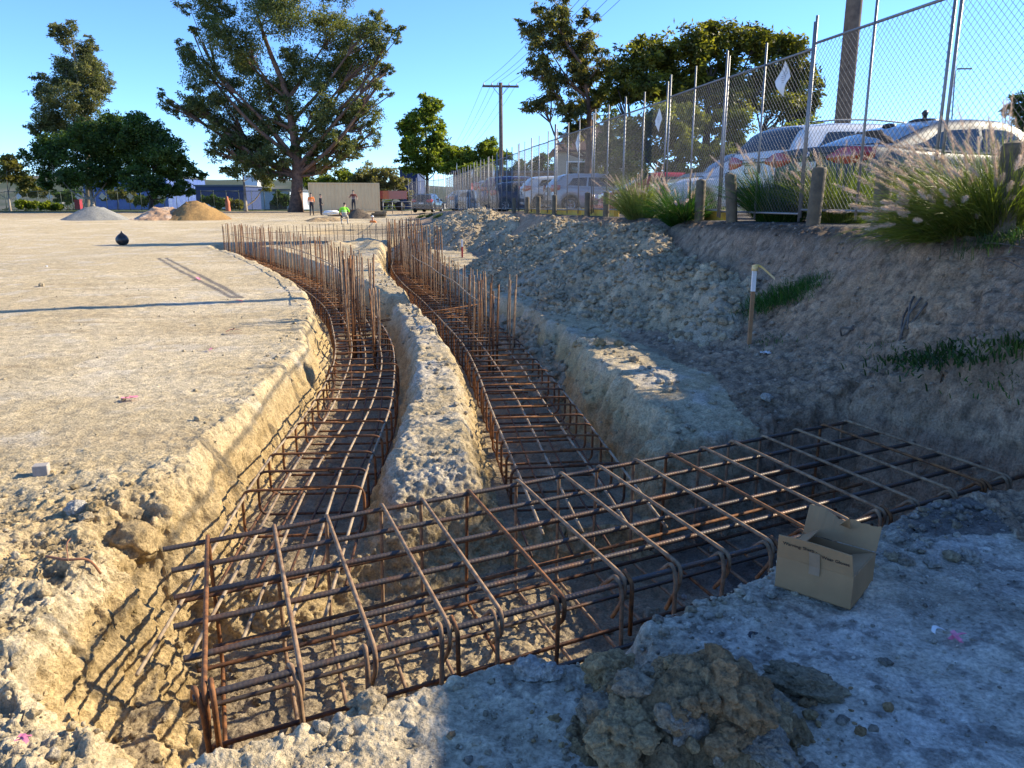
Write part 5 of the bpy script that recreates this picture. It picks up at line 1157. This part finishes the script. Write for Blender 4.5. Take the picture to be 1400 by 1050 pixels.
mat_of_grass('faint weed sprig on the bank left of the dry root', [(1210, 478)], 60, .07, WG, 8); mat_of_grass('small grass sprig right of the foot of the yellow-taped stake', [(1062, 466)], 90, .08, WG, 9)
mat_of_grass('grassy strip by the far end of the site fence', [(588, 296), (600, 297), (575, 298)], 260, .3, [(.06, .09, .02), (.13, .15, .04)], 10, .02)
# dead roots and twigs on the bank
M['deadwood'] = mat('grey_deadwood', (.16, .14, .12), (.08, .065, .055), 12, .9, 0, .3, 60)
def twigs(name, label, segs, cat, r=.009):
    rg = np.random.default_rng(len(segs) * 7); m = MB(); f = hit(*segs[0][0])
    for (a, b) in segs:
        p, q = hit(*a), hit(*b); mid = (p + q) / 2 + rg.normal(size=3) * .03 + np.array([0, 0, .05]); m.tube(smooth_path(np.array([p + [0, 0, .01], mid, q + [0, 0, .03]]), .04), np.linspace(r, r * .4, len(smooth_path(np.array([p, mid, q]), .04)))[:len(smooth_path(np.array([p + [0, 0, .01], mid, q + [0, 0, .03]]), .04))] if False else r * .8, 5)
    m.mk(name, M['deadwood'], loc=f, label=label, category=cat)
twigs('dead_root', 'grey forked dead root lying on the bank above the weeds', [((1228, 474), (1258, 418)), ((1240, 455), (1248, 416)), ((1244, 450), (1266, 424)), ((1232, 468), (1240, 430))], 'root', .012)
twigs('dead_twigs', 'tangle of thin dead twigs high on the bank at the right edge', [((1312, 345), (1395, 322)), ((1330, 340), (1398, 345)), ((1350, 366), (1400, 366)), ((1340, 330), (1390, 312)), ((1375, 345), (1396, 315)), ((1320, 350), (1352, 338)), ((1345, 372), (1398, 374))], 'twigs', .006)
twigs('broken_stick', 'dark broken stick lying on the slope left of the dry root', [((1138, 468), (1166, 455)), ((1150, 464), (1166, 460))], 'stick', .012)
# ================================================================== STAKES
def stake(label, u, vb, vt, w, mats, tape=None, split=.55):
    b = hit(u, vb); D = b[1] / (CP + (525 - vb) / FPX * SP); h = (vb - vt) / FPX * D; o = thing('survey_stake', label, 'stake', b)
    m = MB(); m.box((b[0], b[1], b[2] - .1 + h * split / 2), (w, w, h * split + .2)); m.mk('shaft', mats[0], o, smooth=False)
    m = MB(); m.box((b[0], b[1], b[2] + h * (split + (1 - split) / 2)), (w * 1.06, w * 1.06, h * (1 - split))); m.mk('painted_top', mats[1], o, smooth=False)
    if tape:
        t = b + np.array([0, 0, h]); m = MB(); m.tube([t + np.array([0, -.012, -.05]), t + np.array([0, -.012, .005])], w * .95, 8)
        P = smooth_path(np.array([t, t + [.05, -.02, .0], t + [.12, -.03, -.06], t + [.2, -.04, -.13]]), .02); V = np.concatenate([P + [0, .0, .012], P - [0, .0, .012]]); n = len(P)
        m.add(V, [(k, k + 1, n + k + 1, n + k) for k in range(n - 1)]); m.mk('flagging_tape', tape, o)
stake('timber survey stake with white top and yellow flagging tape, on the right bank foot', 1024, 473, 366, .036, (mat('stake_timber', (.34, .19, .09), (.26, .14, .07), 14, .8), M['white']), M['ytape'], .68)
stake('thin pale survey stake standing in the clod heap', 797, 362, 325, .03, (M['wood'], M['white']), None, .5)
stake('short red stake with white top beside the far starter bars', 632, 352, 328, .05, (mat('red_stake', (.5, .05, .05), None, 8, .7), M['white']), None, .6)
# ================================================================== SMALL THINGS ON THE GROUND
def lump(name, label, u, v, s, seed, col, cat='clod', sub=4, rough=.5, flat=.75, sink=.3, rz=0, group=None, stretch=(1, 1, 1), base=None):
    c = hit(u, v) if base is None else np.array(base, float); V, F = rock(sub, seed, rough, flat); f = fbm(V + seed, 3.5, 4, seed); f2 = fbm(V + seed, 12, 4, seed + 1); wa, wb, wc_ = worley(V + seed * 1.7, 2.6, seed); cr_ = np.abs(fbm(V * 1.0 + seed * 2.1, 2.2, 3, seed + 9)); f2 = f2 - 1.6 * np.clip(.07 - cr_, 0, 1) / .07 * .5
    V = V * (1 + .16 * f + .035 * f2)[:, None] * s * np.array(stretch); ca, sa = math.cos(rz), math.sin(rz); V = V @ np.array([[ca, sa, 0], [-sa, ca, 0], [0, 0, 1]])
    C = np.array(col) * (1 + .25 * f + .3 * f2)[:, None]
    V = V + c + np.array([0, 0, s * flat * (1 - 2 * sink)]); return mk(name, V, F, M['clod'], col=np.clip(C, .01, .9), loc=c, label=label, category=cat, group=group)
DK = (.37, .245, .13); TN = (.44, .315, .17); GR = (.38, .31, .22); PAL = (.36, .32, .26)
clods = [(838, 940, .108, TN, 'big smooth tan clay clod at the upper left of the foreground pile', (1.0, .8, 1.05)), (850, 1040, .115, TN, 'big rounded clay clod at the bottom left of the foreground pile', (1.1, .9, .9)), (985, 1010, .135, DK, 'broad brown clay block, lower middle of the foreground pile', (1.15, .9, 1.0)),
         (915, 975, .10, DK, 'dark crumbly clay clod in the middle of the foreground pile', (1, 1, 1)), (955, 935, .10, DK, 'dark crumbly clod at the top of the foreground pile', (1.2, .9, 1)), (1005, 955, .075, GR, 'ragged grey-brown clod on the upper right of the pile', (1, 1, 1.1)),
         (1095, 955, .10, (.30, .25, .17), 'pale greenish clay block lying apart on the right of the pile', (1.25, .8, .72)), (1060, 1000, .055, TN, 'small clay clod between the pile and the pale block', (1.1, .8, .8)), (905, 1000, .075, DK, 'lumpy clod low in the middle of the pile', (1, 1, 1)), (1045, 1050, .075, PAL, 'grey clod at the lower right foot of the pile', (1.2, 1, .8)),
         (935, 1055, .075, PAL, 'pale crusted clod at the bottom middle of the pile', (1, .8, 1)), (880, 965, .07, GR, 'small dark clod wedged behind the big tan one', (1, 1, 1)), (815, 1000, .07, GR, 'grey clod at the left foot of the pile', (1, 1, .8)), (1000, 1060, .07, DK, 'dark clod cut by the bottom photo edge below the pile', (1.2, 1, .8))]
core = hit(940, 1010)
gx, gy = np.meshgrid(np.linspace(-.42, .42, 190), np.linspace(-.30, .30, 150)); px_, py_ = gx.ravel(), gy.ravel(); p = np.stack([px_ + 3, py_, 0 * px_], 1)
rr_ = np.sqrt((px_ / .36) ** 2 + (py_ / .25) ** 2) * (1 + .25 * fbm(p, 5, 3, 4)); hz_ = .29 * np.sign(1 - rr_) * np.abs(np.clip(1 - rr_, -.2, 1)) ** .85 - .012; wa, wb, wi_ = worley(np.stack([px_, py_, hz_], 1), 14, 3); hz_ = hz_ + (hz_ > -.02) * (.025 * (np.clip(wb - wa, 0, .4) - .2) * (.4 + wi_) + .05 * fbm(p, 9, 5, 6, .6) + .016 * fbm(p, 45, 3, 7))
gg = gzs(px_ + core[0], py_ + core[1]); i_ = (np.arange(149)[:, None] * 190 + np.arange(189)[None]).ravel(); F_ = np.stack([i_, i_ + 1, i_ + 191, i_ + 190], 1); F_ = F_[(hz_[F_] > -.02).any(1)]
cc_ = np.array([.30, .215, .12]) * (1 + .5 * (wi_[:, None] - .5) + .3 * fbm(p, 30, 3, 8)[:, None]); mk('clay_pile', np.stack([px_ + core[0], py_ + core[1], gg + hz_], 1), F_, M['clod'], col=np.clip(cc_, .02, .6), loc=core, label='crumbly dark brown core of the foreground clay pile between its clods', category='soil pile')
def corez(x, y):
    return .28 * max(0, 1 - math.hypot((x - core[0]) / .36, (y - core[1]) / .25)) ** .85
for k, (u, v, s, c, lab, st) in enumerate(clods):
    b = hit(u, min(v, 1048)); b[2] += corez(b[0], b[1]) * .55
    lump('clay_clod', lab, u, v, s * (.95 if s > .09 else 1.0), 200 + k * 3, c, sub=6, rough=.5, sink=.25, rz=k, stretch=st, group='wet clay clods of the foreground pile', base=b)
rg = np.random.default_rng(21)
for k in range(62):
    a = rg.random() * 6.28; r = math.sqrt(rg.random()) * .95; x, y = core[0] + .36 * r * math.cos(a), core[1] + .25 * r * math.sin(a); s = rg.uniform(.022, .058)
    lump('clay_clod', 'fist-sized crumbly brown clod heaped in the foreground clay pile', 0, 0, s, 400 + k * 7, [DK, TN, DK, GR][k % 4], sub=4, rough=.6, sink=.2, rz=k * 1.7, group='wet clay clods of the foreground pile', stretch=(1, rg.uniform(.65, 1), rg.uniform(.7, 1.1)), base=(x, y, gz(x, y) + corez(x, y) - .01))
pts = []; sz = []; cl_ = []
for _ in range(1500):
    a = RNG.random() * 6.28; r = abs(RNG.normal()) * .2; x, y = core[0] + .02 + r * math.cos(a) * 1.5, core[1] + .03 + r * math.sin(a) * 1.0
    hh = max(0, .16 - r * .55) * RNG.random(); pts.append((x, y, gz(x, y) + hh)); sz.append(float(pw(1, .004, .024)[0])); cl_.append([np.array(DK), np.array(GR), np.array(TN), np.array(PAL) * .8][RNG.integers(4)])
scatter('clay_crumbs', np.array(pts), sz, cl_, kind='stuff', label='dark crumbs filling the foreground clay pile')
for k, (u, v, s, lab, c) in enumerate([(788, 478, .055, 'leftmost yellow clay block on the pad beside the right trench', CY), (820, 474, .075, 'middle square yellow clay block on the pad beside the right trench', CY), (846, 472, .06, 'rightmost yellow clay block on the pad beside the right trench', CY), (866, 494, .05, 'low pale clay lump in front of the yellow blocks', CL),
        (1275, 775, .040, 'bluish-white clod at the right lip of the front trench', CW), (1300, 768, .035, 'tan clod right of the bluish-white one on the trench lip', CL), (1325, 772, .05, 'big pale clod at the right lip near the bank', CW), (1240, 772, .035, 'grey clod just right of the cardboard box', CG), (1222, 765, .03, 'small tan clod beside the cardboard box back corner', CL), (1255, 752, .032, 'small pale clod on the lip behind the bluish-white one', CW),
        (105, 705, .05, 'pale clod with a long shadow on the left pad', CW), (130, 700, .045, 'yellow clod touching the pale one on the left pad', CY), (118, 712, .035, 'lower clod of the little group on the left pad', CL), (190, 765, .14, 'large yellow clay block jutting from the left trench lip', CY), (505, 970, .06, 'pale clod on the front lip at the cage foot', CL), (935, 822, .02, 'small cream clod balanced on the front lip', CW), (720, 925, .05, 'grey-white clod on the front lip left of the clay pile', CW), (750, 935, .045, 'cracked white clod touching the left of the clay pile', CW),
        (745, 385, .12, 'rounded boulder-like clod at the heap toe', CG), (720, 378, .10, 'smaller clod left of the boulder-like clod at the heap toe', CG), (1048, 546, .045, 'white lump in the dark soil below the stake', CW), (57, 392, .06, 'lone stone casting a shadow on the far left pad', CL), (900, 850, .02, 'tiny dark pebble on the right foreground pad', CG)]):
    lump('clod', lab, u, v, s, 300 + k * 5, c, rough=.5, sink=.22, rz=k * 1.3, sub=4)
# brick
b = on(57, 645, .0); b[2] = gz(b[0], b[1]); o = thing('brick', 'small grey concrete block sitting alone on the left pad', 'block', b, .3); m = MB(); m.box((0, 0, .028), (.085, .07, .075)); q = m.mk('block', mat('grey_concrete', (.36, .33, .30), (.30, .27, .24), 30, .9, 0, .3, 120), o, local=True, smooth=False); q.modifiers.new('b', 'BEVEL').width = .004
def scrap(label, u, v, s, m, seed, cat='tape', name='tape_scrap', n=3):
    rg = np.random.default_rng(seed); c = hit(u, v); c[2] += .012; mb = MB()
    for k in range(n):
        a = rg.random() * 6.28; d = np.array([math.cos(a), math.sin(a), 0]); e = np.array([-d[1], d[0], .25]); e /= np.linalg.norm(e); L_ = s * rg.uniform(.7, 1.3); K = 9
        P = np.array([c + d * (t - .5) * L_ + np.array([0, 0, .012 + s * .12 * abs(math.sin(3.2 * t + k * 2))]) + e * .15 * s * math.sin(4 * t + k) for t in np.linspace(0, 1, K)]); w_ = s * .12
        V = np.concatenate([P - e * w_, P + e * w_]); V = np.concatenate([V, V + [0, 0, .0015]])
        mb.add(V, [(i, i + 1, K + i + 1, K + i) for i in range(K - 1)] + [(2 * K + i, 3 * K + i, 3 * K + i + 1, 2 * K + i + 1) for i in range(K - 1)])
    mb.mk(name, m, loc=c, label=label, category=cat)
scrap('crumpled pink tape scrap in the middle of the left pad', 178, 549, .10, M['pink'], 1)
scrap('pink and white tape scrap on the right foreground pad', 1305, 888, .075, M['pink'], 2); scrap('thin white strip tied to the pink scrap on the right foreground pad', 1280, 878, .07, M['white'], 3, n=1)
scrap('faded pink tape in the bottom left corner', 35, 1030, .05, M['pink'], 4); scrap('pink tape scrap near the left trench edge, upper of two', 288, 481, .09, M['pink'], 5, n=2); scrap('long pink tape strip near the left trench edge', 320, 456, .22, M['pink'], 6, n=1)
scrap('pink tape across the pole shadow', 322, 415, .20, M['pink'], 7, n=1); scrap('pink tape on the tyre tracks', 272, 383, .25, M['pink'], 8, n=1)
scrap('crumpled white paper cup lying near the yellow-taped stake', 1046, 486, .09, M['white'], 9, 'litter', 'paper_litter', 4); scrap('pale blue-white scrap on the far left pad', 63, 366, .16, M['white'], 10, 'litter', 'paper_litter', 2)
scrap('small black plastic scrap on the right foreground pad', 1028, 882, .05, M['black'], 11, 'litter', 'plastic_scrap', 2)
M['ochre_root'] = mat('red_root', (.30, .13, .06), (.2, .09, .05), 20, .8)
a = hit(65, 775); b = hit(142, 815); m = MB(); m.tube(smooth_path(np.array([a + [0, 0, .02], hit(95, 778) + [0, 0, .03], hit(125, 788) + [0, 0, .03], b + [0, 0, .01]]), .02), .006, 6); m.tube(smooth_path(np.array([hit(95, 778) + [0, 0, .03], hit(92, 757) + [0, 0, .05], hit(98, 748) + [0, 0, .03]]), .02), .003, 5); m.mk('root', M['ochre_root'], loc=a, label='reddish root lying on the broken left lip', category='root')
# ================================================================== CARDBOARD BOX
a, b = on(1058, 811, .0), on(1161, 845, .0); ux = (b - a); Wb = np.linalg.norm(ux[:2]); rz = math.atan2(ux[1], ux[0]); z0 = gz(*((a + b) / 2)[:2]) + .012
o = thing('cardboard_box', 'open brown cardboard box with torn flap on the trench lip, warning print on its flap', 'box', (a[0], a[1], z0), rz); dp, hb, th = .30, .142, .004
m = MB(); m.box((Wb / 2, dp / 2, .002), (Wb, dp, th)); m.box((Wb / 2, th / 2, hb / 2), (Wb, th, hb)); m.box((Wb / 2, dp - th / 2, hb / 2), (Wb, th, hb)); m.box((th / 2, dp / 2, hb / 2), (th, dp - 2 * th - .001, hb)); m.box((Wb - th / 2, dp / 2, hb / 2), (th, dp - 2 * th - .001, hb))
m.mk('carton', M['card'], o, local=True, smooth=False)
def sheet(P, t=.004):
    """a thin board from an outline grid P[i][j] of 3-d points"""
    P = np.array(P); r, c, _ = P.shape; V = P.reshape(-1, 3); n = np.cross(P[0, -1] - P[0, 0], P[-1, 0] - P[0, 0]); n /= np.linalg.norm(n); V2 = V + n * t; N_ = r * c; F = []
    for i in range(r - 1):
        for j in range(c - 1): q = i * c + j; F += [(q, q + 1, q + c + 1, q + c), (N_ + q, N_ + q + c, N_ + q + c + 1, N_ + q + 1)]
    rim = [j for j in range(c)] + [i * c + c - 1 for i in range(1, r)] + [(r - 1) * c + j for j in range(c - 2, -1, -1)] + [i * c for i in range(r - 2, 0, -1)]
    F += [(rim[k], N_ + rim[k], N_ + rim[(k + 1) % len(rim)], rim[(k + 1) % len(rim)]) for k in range(len(rim))]
    return np.concatenate([V, V2]), F
fh = .108; fl = [[(x, -.0 - .03 * t + .004 * math.sin(9 * x), hb + .002 + fh * t * (1 + .03 * math.sin(14 * x))) for x in np.linspace(.012 * t, Wb - .006 * t, 12)] for t in np.linspace(0, 1, 5)]
V, F = sheet(fl); mk('front_flap', V, F, M['card'], o, local=True, smooth=False)
def tear(x):
    s = x / Wb; return 1.06 - .34 * sstep(.12, .46, np.array([s]))[0] + .22 * sstep(.5, .6, np.array([s]))[0] + .02 * math.sin(40 * s) + .012 * math.sin(91 * s) - .14 * max(0, s - .6)
bf = [[(x, dp + .002 + .055 * t + .02 * t * t * math.sin(6 * x / Wb), hb + .002 + fh * 1.02 * t * tear(x)) for x in np.linspace(.0, Wb, 40)] for t in np.linspace(0, 1, 7)]
V, F = sheet(bf); mk('torn_flap', V, F, M['card'], o, local=True, smooth=False)
bf = [[(Wb * (.50 + .14 * s) , dp + .03 - .04 * t - .02 * s, hb + .075 + .05 * t * (.3 + s) ) for s in np.linspace(0, 1, 6)] for t in np.linspace(0, 1, 5)]
V, F = sheet(bf); mk('torn_strip', V, F, M['card'], o, local=True, smooth=False)
sf = [[(Wb - .004 - .085 * t, y, hb - .002 - .03 * t) for y in np.linspace(.012, dp - .012, 6)] for t in np.linspace(0, 1, 4)]
V, F = sheet(sf); mk('side_flap', V, F, M['card'], o, local=True, smooth=False)
sf = [[(.004 + .07 * t, y, hb - .002 + .045 * t) for y in np.linspace(.012, dp - .012, 6)] for t in np.linspace(0, 1, 4)]
V, F = sheet(sf); mk('side_flap', V, F, M['card'], o, local=True, smooth=False)
tp = [[(x, -.0055 - .03 * max(0, t), hb + .002 + fh * t) for x in np.linspace(Wb * .44, Wb * .58, 3)] for t in (-.35, -.02, .3, .62)]
V, F = sheet(tp, .0006); mk('packing_tape', V, F, M['tape'], o, local=True, smooth=False)
def text(s, size, x, zt, par, m):
    cu = bpy.data.curves.new('lettering', 'FONT'); cu.body = s; cu.size = size; cu.offset = .0003; to = bpy.data.objects.new('tmp', cu); COL.objects.link(to)
    bpy.context.view_layer.update(); me = bpy.data.meshes.new_from_object(to.evaluated_get(bpy.context.evaluated_depsgraph_get())); bpy.data.objects.remove(to)
    V = np.array([v.co[:] for v in me.vertices]); F = [tuple(p.vertices) for p in me.polygons]
    t = zt / fh; W_ = np.stack([x + V[:, 0], -.0075 - .03 * (t + V[:, 1] / fh) + .004 * np.sin(9 * (x + V[:, 0])), hb + zt + V[:, 1]], 1)
    mk('lettering', W_, F, m, par, local=True, smooth=False)
fr = [c for c in o.children if c.name.startswith('front_flap')][0]
text('Warning: Sharp -', .0205, .030, .070, fr, M['ink']); text('Wear Gloves', .0205, Wb * .60, .052, fr, M['ink'])
# ================================================================== PEOPLE
def person(label, foot, facing, H, J, cols, seedv=0, hat=None, vest=True):
    """skin-modifier figure; J maps joints to (side, forward, up) in fractions of the height"""
    o = thing('person', label, 'person', foot, facing)
    J = {k: np.array(v) * H for k, v in J.items()}
    chain = [('pelvis', 'waist', .068, .062), ('waist', 'chest', .062, .070), ('chest', 'neck', .070, .030), ('neck', 'head', .030, .044), ('head', 'crown', .046, .038)]
    for s in 'LR': chain += [('chest', 'sh' + s, .070, .036), ('sh' + s, 'el' + s, .034, .026), ('el' + s, 'wr' + s, .026, .017), ('wr' + s, 'ha' + s, .017, .020), ('pelvis', 'hip' + s, .068, .054), ('hip' + s, 'kn' + s, .054, .036), ('kn' + s, 'an' + s, .036, .024), ('an' + s, 'to' + s, .026, .022)]
    names = ['pelvis', 'waist', 'chest', 'neck', 'head', 'crown'] + [a + s for s in 'LR' for a in ('sh', 'el', 'wr', 'ha', 'hip', 'kn', 'an', 'to')]; rad = {'pelvis': .066, 'waist': .060}
    for a, b, ra, rb_ in chain: rad[b] = rb_
    me = bpy.data.meshes.new('person'); me.from_pydata([tuple(J[n]) for n in names], [(names.index(a), names.index(b)) for a, b, _, _ in chain], [])
    t = bpy.data.objects.new('tmp_person', me); COL.objects.link(t); t.modifiers.new('s', 'SKIN'); sd = t.modifiers.new('u', 'SUBSURF'); sd.levels = 2
    for i, n in enumerate(names): v = me.skin_vertices[0].data[i]; r = rad[n] * H; v.radius = (r * (1.25 if n in ('chest', 'waist', 'pelvis') else 1), r * (.85 if n in ('chest', 'waist') else 1)); v.use_root = (i == 0)
    bpy.context.view_layer.update(); me2 = bpy.data.meshes.new_from_object(t.evaluated_get(bpy.context.evaluated_depsgraph_get())); bpy.data.objects.remove(t)
    V = np.array([v.co[:] for v in me2.vertices]); F = [tuple(p.vertices) for p in me2.polygons]
    seg = {'top': [('waist', 'chest'), ('chest', 'neck'), ('chest', 'shL'), ('chest', 'shR'), ('shL', 'elL'), ('shR', 'elR')] , 'arm': [('elL', 'wrL'), ('elR', 'wrR')], 'skin': [('neck', 'head'), ('head', 'crown'), ('wrL', 'haL'), ('wrR', 'haR')], 'leg': [('pelvis', 'hipL'), ('pelvis', 'hipR'), ('pelvis', 'waist'), ('hipL', 'knL'), ('hipR', 'knR'), ('knL', 'anL'), ('knR', 'anR')], 'shoe': [('anL', 'toL'), ('anR', 'toR')]}
    keys = list(seg); best = np.full(len(V), 1e9); lab = np.zeros(len(V), int)
    for i, k in enumerate(keys):
        for a, b in seg[k]:
            A_, B_ = J[a], J[b]; ab = B_ - A_; tt_ = np.clip(((V - A_) @ ab) / (ab @ ab), 0, 1); d = np.linalg.norm(V - A_ - tt_[:, None] * ab, axis=1) - (.02 * H if k == 'skin' else 0) - (.035 * H if (a, b) in (('waist', 'chest'), ('pelvis', 'waist')) else 0)
            lab = np.where(d < best, i, lab); best = np.minimum(best, d)
    body = mk('body', V, F, [cols[k] for k in keys], o, local=True)
    for p in body.data.polygons: p.material_index = int(np.bincount(lab[list(p.vertices)], minlength=5).argmax())
    hd = (J['head'] + J['crown']) / 2; fw = np.array([0, 1.0, 0])
    V, F = ICO[3]; hv = V * np.array([.050, .056, .052]) * H; keep = hv[:, 2] > -.012 * H; 
    hv = hv + hd + np.array([0, -.010 * H, .022 * H]); F2 = [tuple(f) for f in F if keep[f].all()]
    mk('helmet' if hat else 'hair', hv, F2, hat or cols['hair'], o, local=True)
    f = MB(); f.lathe(hd + fw * .046 * H + np.array([0, 0, -.012 * H]), [(.004 * H, -.008 * H), (.009 * H, -.002 * H), (.003 * H, .014 * H)], 8); f.mk('nose', cols['skin'], o, local=True)
    f = MB()
    for s in (-1, 1): f.lathe(hd + fw * .043 * H + np.array([s * .018 * H, 0, .004 * H]), [(.002 * H, -.004 * H), (.006 * H, 0), (.002 * H, .004 * H)], 8)
    f.mk('eyes', M['ink'], o, local=True)
    if vest:
        b1, b2 = MB(), None
        for zz in (.0, .5): 
            c = J['waist'] * (1 - zz) + J['chest'] * zz; ring = [c + np.array([.098 * H * math.cos(a), .074 * H * math.sin(a), 0]) for a in np.linspace(0, 6.2832, 21)]; b1.tube(ring, .007 * H, 5, cap=False)
        b1.mk('reflective_band', M['white'], o, local=True)
    return o
skin = mat('skin', (.45, .26, .18), None, 10, .6); hiO = mat('orange_hi_vis', (.95, .27, .05), (.85, .22, .05), 6, .7); hiG = mat('lime_hi_vis', (.30, .80, .04), (.26, .7, .04), 6, .7); dk = mat('navy_trousers', (.02, .022, .032), None, 6, .8); hair = mat('dark_hair', (.03, .02, .015), None, 10, .7); khaki = mat('pale_work_trousers', (.40, .36, .30), None, 6, .8); boot = mat('work_boots', (.05, .035, .025), None, 6, .8)
ST = dict(pelvis=(0, 0, .52), waist=(0, .0, .61), chest=(0, .01, .75), neck=(0, .01, .845), head=(0, .015, .90), crown=(0, .02, .955),
          shL=(-.105, 0, .80), elL=(-.135, -.01, .63), wrL=(-.13, .06, .50), haL=(-.125, .075, .45), shR=(.105, 0, .80), elR=(.135, -.01, .63), wrR=(.12, .08, .52), haR=(.11, .10, .475),
          hipL=(-.055, 0, .49), knL=(-.06, .012, .27), anL=(-.065, -.01, .045), toL=(-.07, .07, .018), hipR=(.055, 0, .49), knR=(.065, .02, .27), anR=(.075, .0, .045), toR=(.085, .08, .018))
C1 = dict(top=hiO, arm=skin, skin=skin, leg=dk, shoe=boot, hair=hair); C2 = dict(C1, top=mat('black_shirt_with_orange', (.05, .03, .03), None, 5, .8)); C3 = dict(C1, top=hiG, leg=khaki)
c = on(427, 303, 0.0); c = at(427, 303, 61); c[2] = gz(c[0], c[1])
person('worker in orange hi-vis vest and dark trousers standing with back turned, by the trunk', c, R(20), 1.78, ST, C1, 0)
c2 = c + np.array([.62, .5, 0]); c2[2] = gz(c2[0], c2[1]); person('dark-clothed worker half hidden right behind the orange-vested one', c2, R(-60), 1.66, ST, dict(C1, top=dk, arm=dk), 0, None, False)
c = at(484, 288, 63); S2 = dict(ST, elR=(.17, .02, .66), wrR=(.20, .14, .70), haR=(.22, .19, .705), elL=(-.17, .0, .66), wrL=(-.20, .1, .56), haL=(-.22, .14, .55))
c[2] = at(484, 289, 63)[2] - .05; person('worker in dark clothes with an orange vest facing the camera before the container', c, R(175), 1.74, S2, dict(C1, top=mat('orange_black_vest', (.30, .06, .03), (.04, .02, .02), 3, .8)), 0)
SB = dict(pelvis=(0, 0, .30), waist=(0, .05, .39), chest=(0, .13, .50), neck=(.02, .18, .575), head=(.03, .21, .62), crown=(.035, .24, .665), shL=(-.105, .12, .54), elL=(-.15, .15, .40), wrL=(-.10, .26, .33), haL=(-.09, .30, .31), shR=(.105, .12, .54), elR=(.17, .15, .42), wrR=(.16, .27, .36), haR=(.15, .31, .34),
          hipL=(-.06, 0, .29), knL=(-.10, .17, .22), anL=(-.09, .02, .04), toL=(-.10, .10, .018), hipR=(.06, 0, .29), knR=(.11, .16, .25), anR=(.10, .04, .04), toR=(.11, .12, .018))
c = at(472, 316, 47.5); c[2] = gz(c[0], c[1]) - .0; o = person('worker in bright lime hi-vis vest crouching with back to the camera', c, R(15), 1.85, SB, C3, 0)
c = at(510, 309, 50); o = person('worker in orange hi-vis low in the far trench, only head and shoulders showing', (c[0], c[1], c[2] - 1.08), R(160), 1.75, ST, C1, 0, M['white'])
# ================================================================== LIGHT
w = bpy.data.worlds.new('World'); SC.world = w; w.use_nodes = True; nt = w.node_tree
sky = nt.nodes.new('ShaderNodeTexSky'); sky.sky_type = 'NISHITA'; sky.sun_disc = False
SUN_EL, SUN_AZ = R(29), math.atan2(.933, .36)       # azimuth measured from +Y towards +X
sky.sun_elevation = SUN_EL; sky.sun_rotation = SUN_AZ; sky.air_density = .74; sky.dust_density = .0; sky.ozone_density = 8.6; sky.altitude = 100
nt.links.new(sky.outputs[0], nt.nodes['Background'].inputs[0]); nt.nodes['Background'].inputs[1].default_value = .15
sl = bpy.data.lights.new('sun', 'SUN'); sl.energy = 4.7; sl.angle = R(.5); sl.color = (1, .865, .63)
so = bpy.data.objects.new('sun', sl); COL.objects.link(so)
d = Vector((math.sin(SUN_AZ) * math.cos(SUN_EL), math.cos(SUN_AZ) * math.cos(SUN_EL), math.sin(SUN_EL)))
so.rotation_euler = (-d).to_track_quat('-Z', 'Y').to_euler(); so.location = (20, 8, 30)
SC.view_settings.view_transform = 'Standard'; SC.view_settings.look = 'None'; SC.view_settings.exposure = 1.14; SC.view_settings.gamma = 1
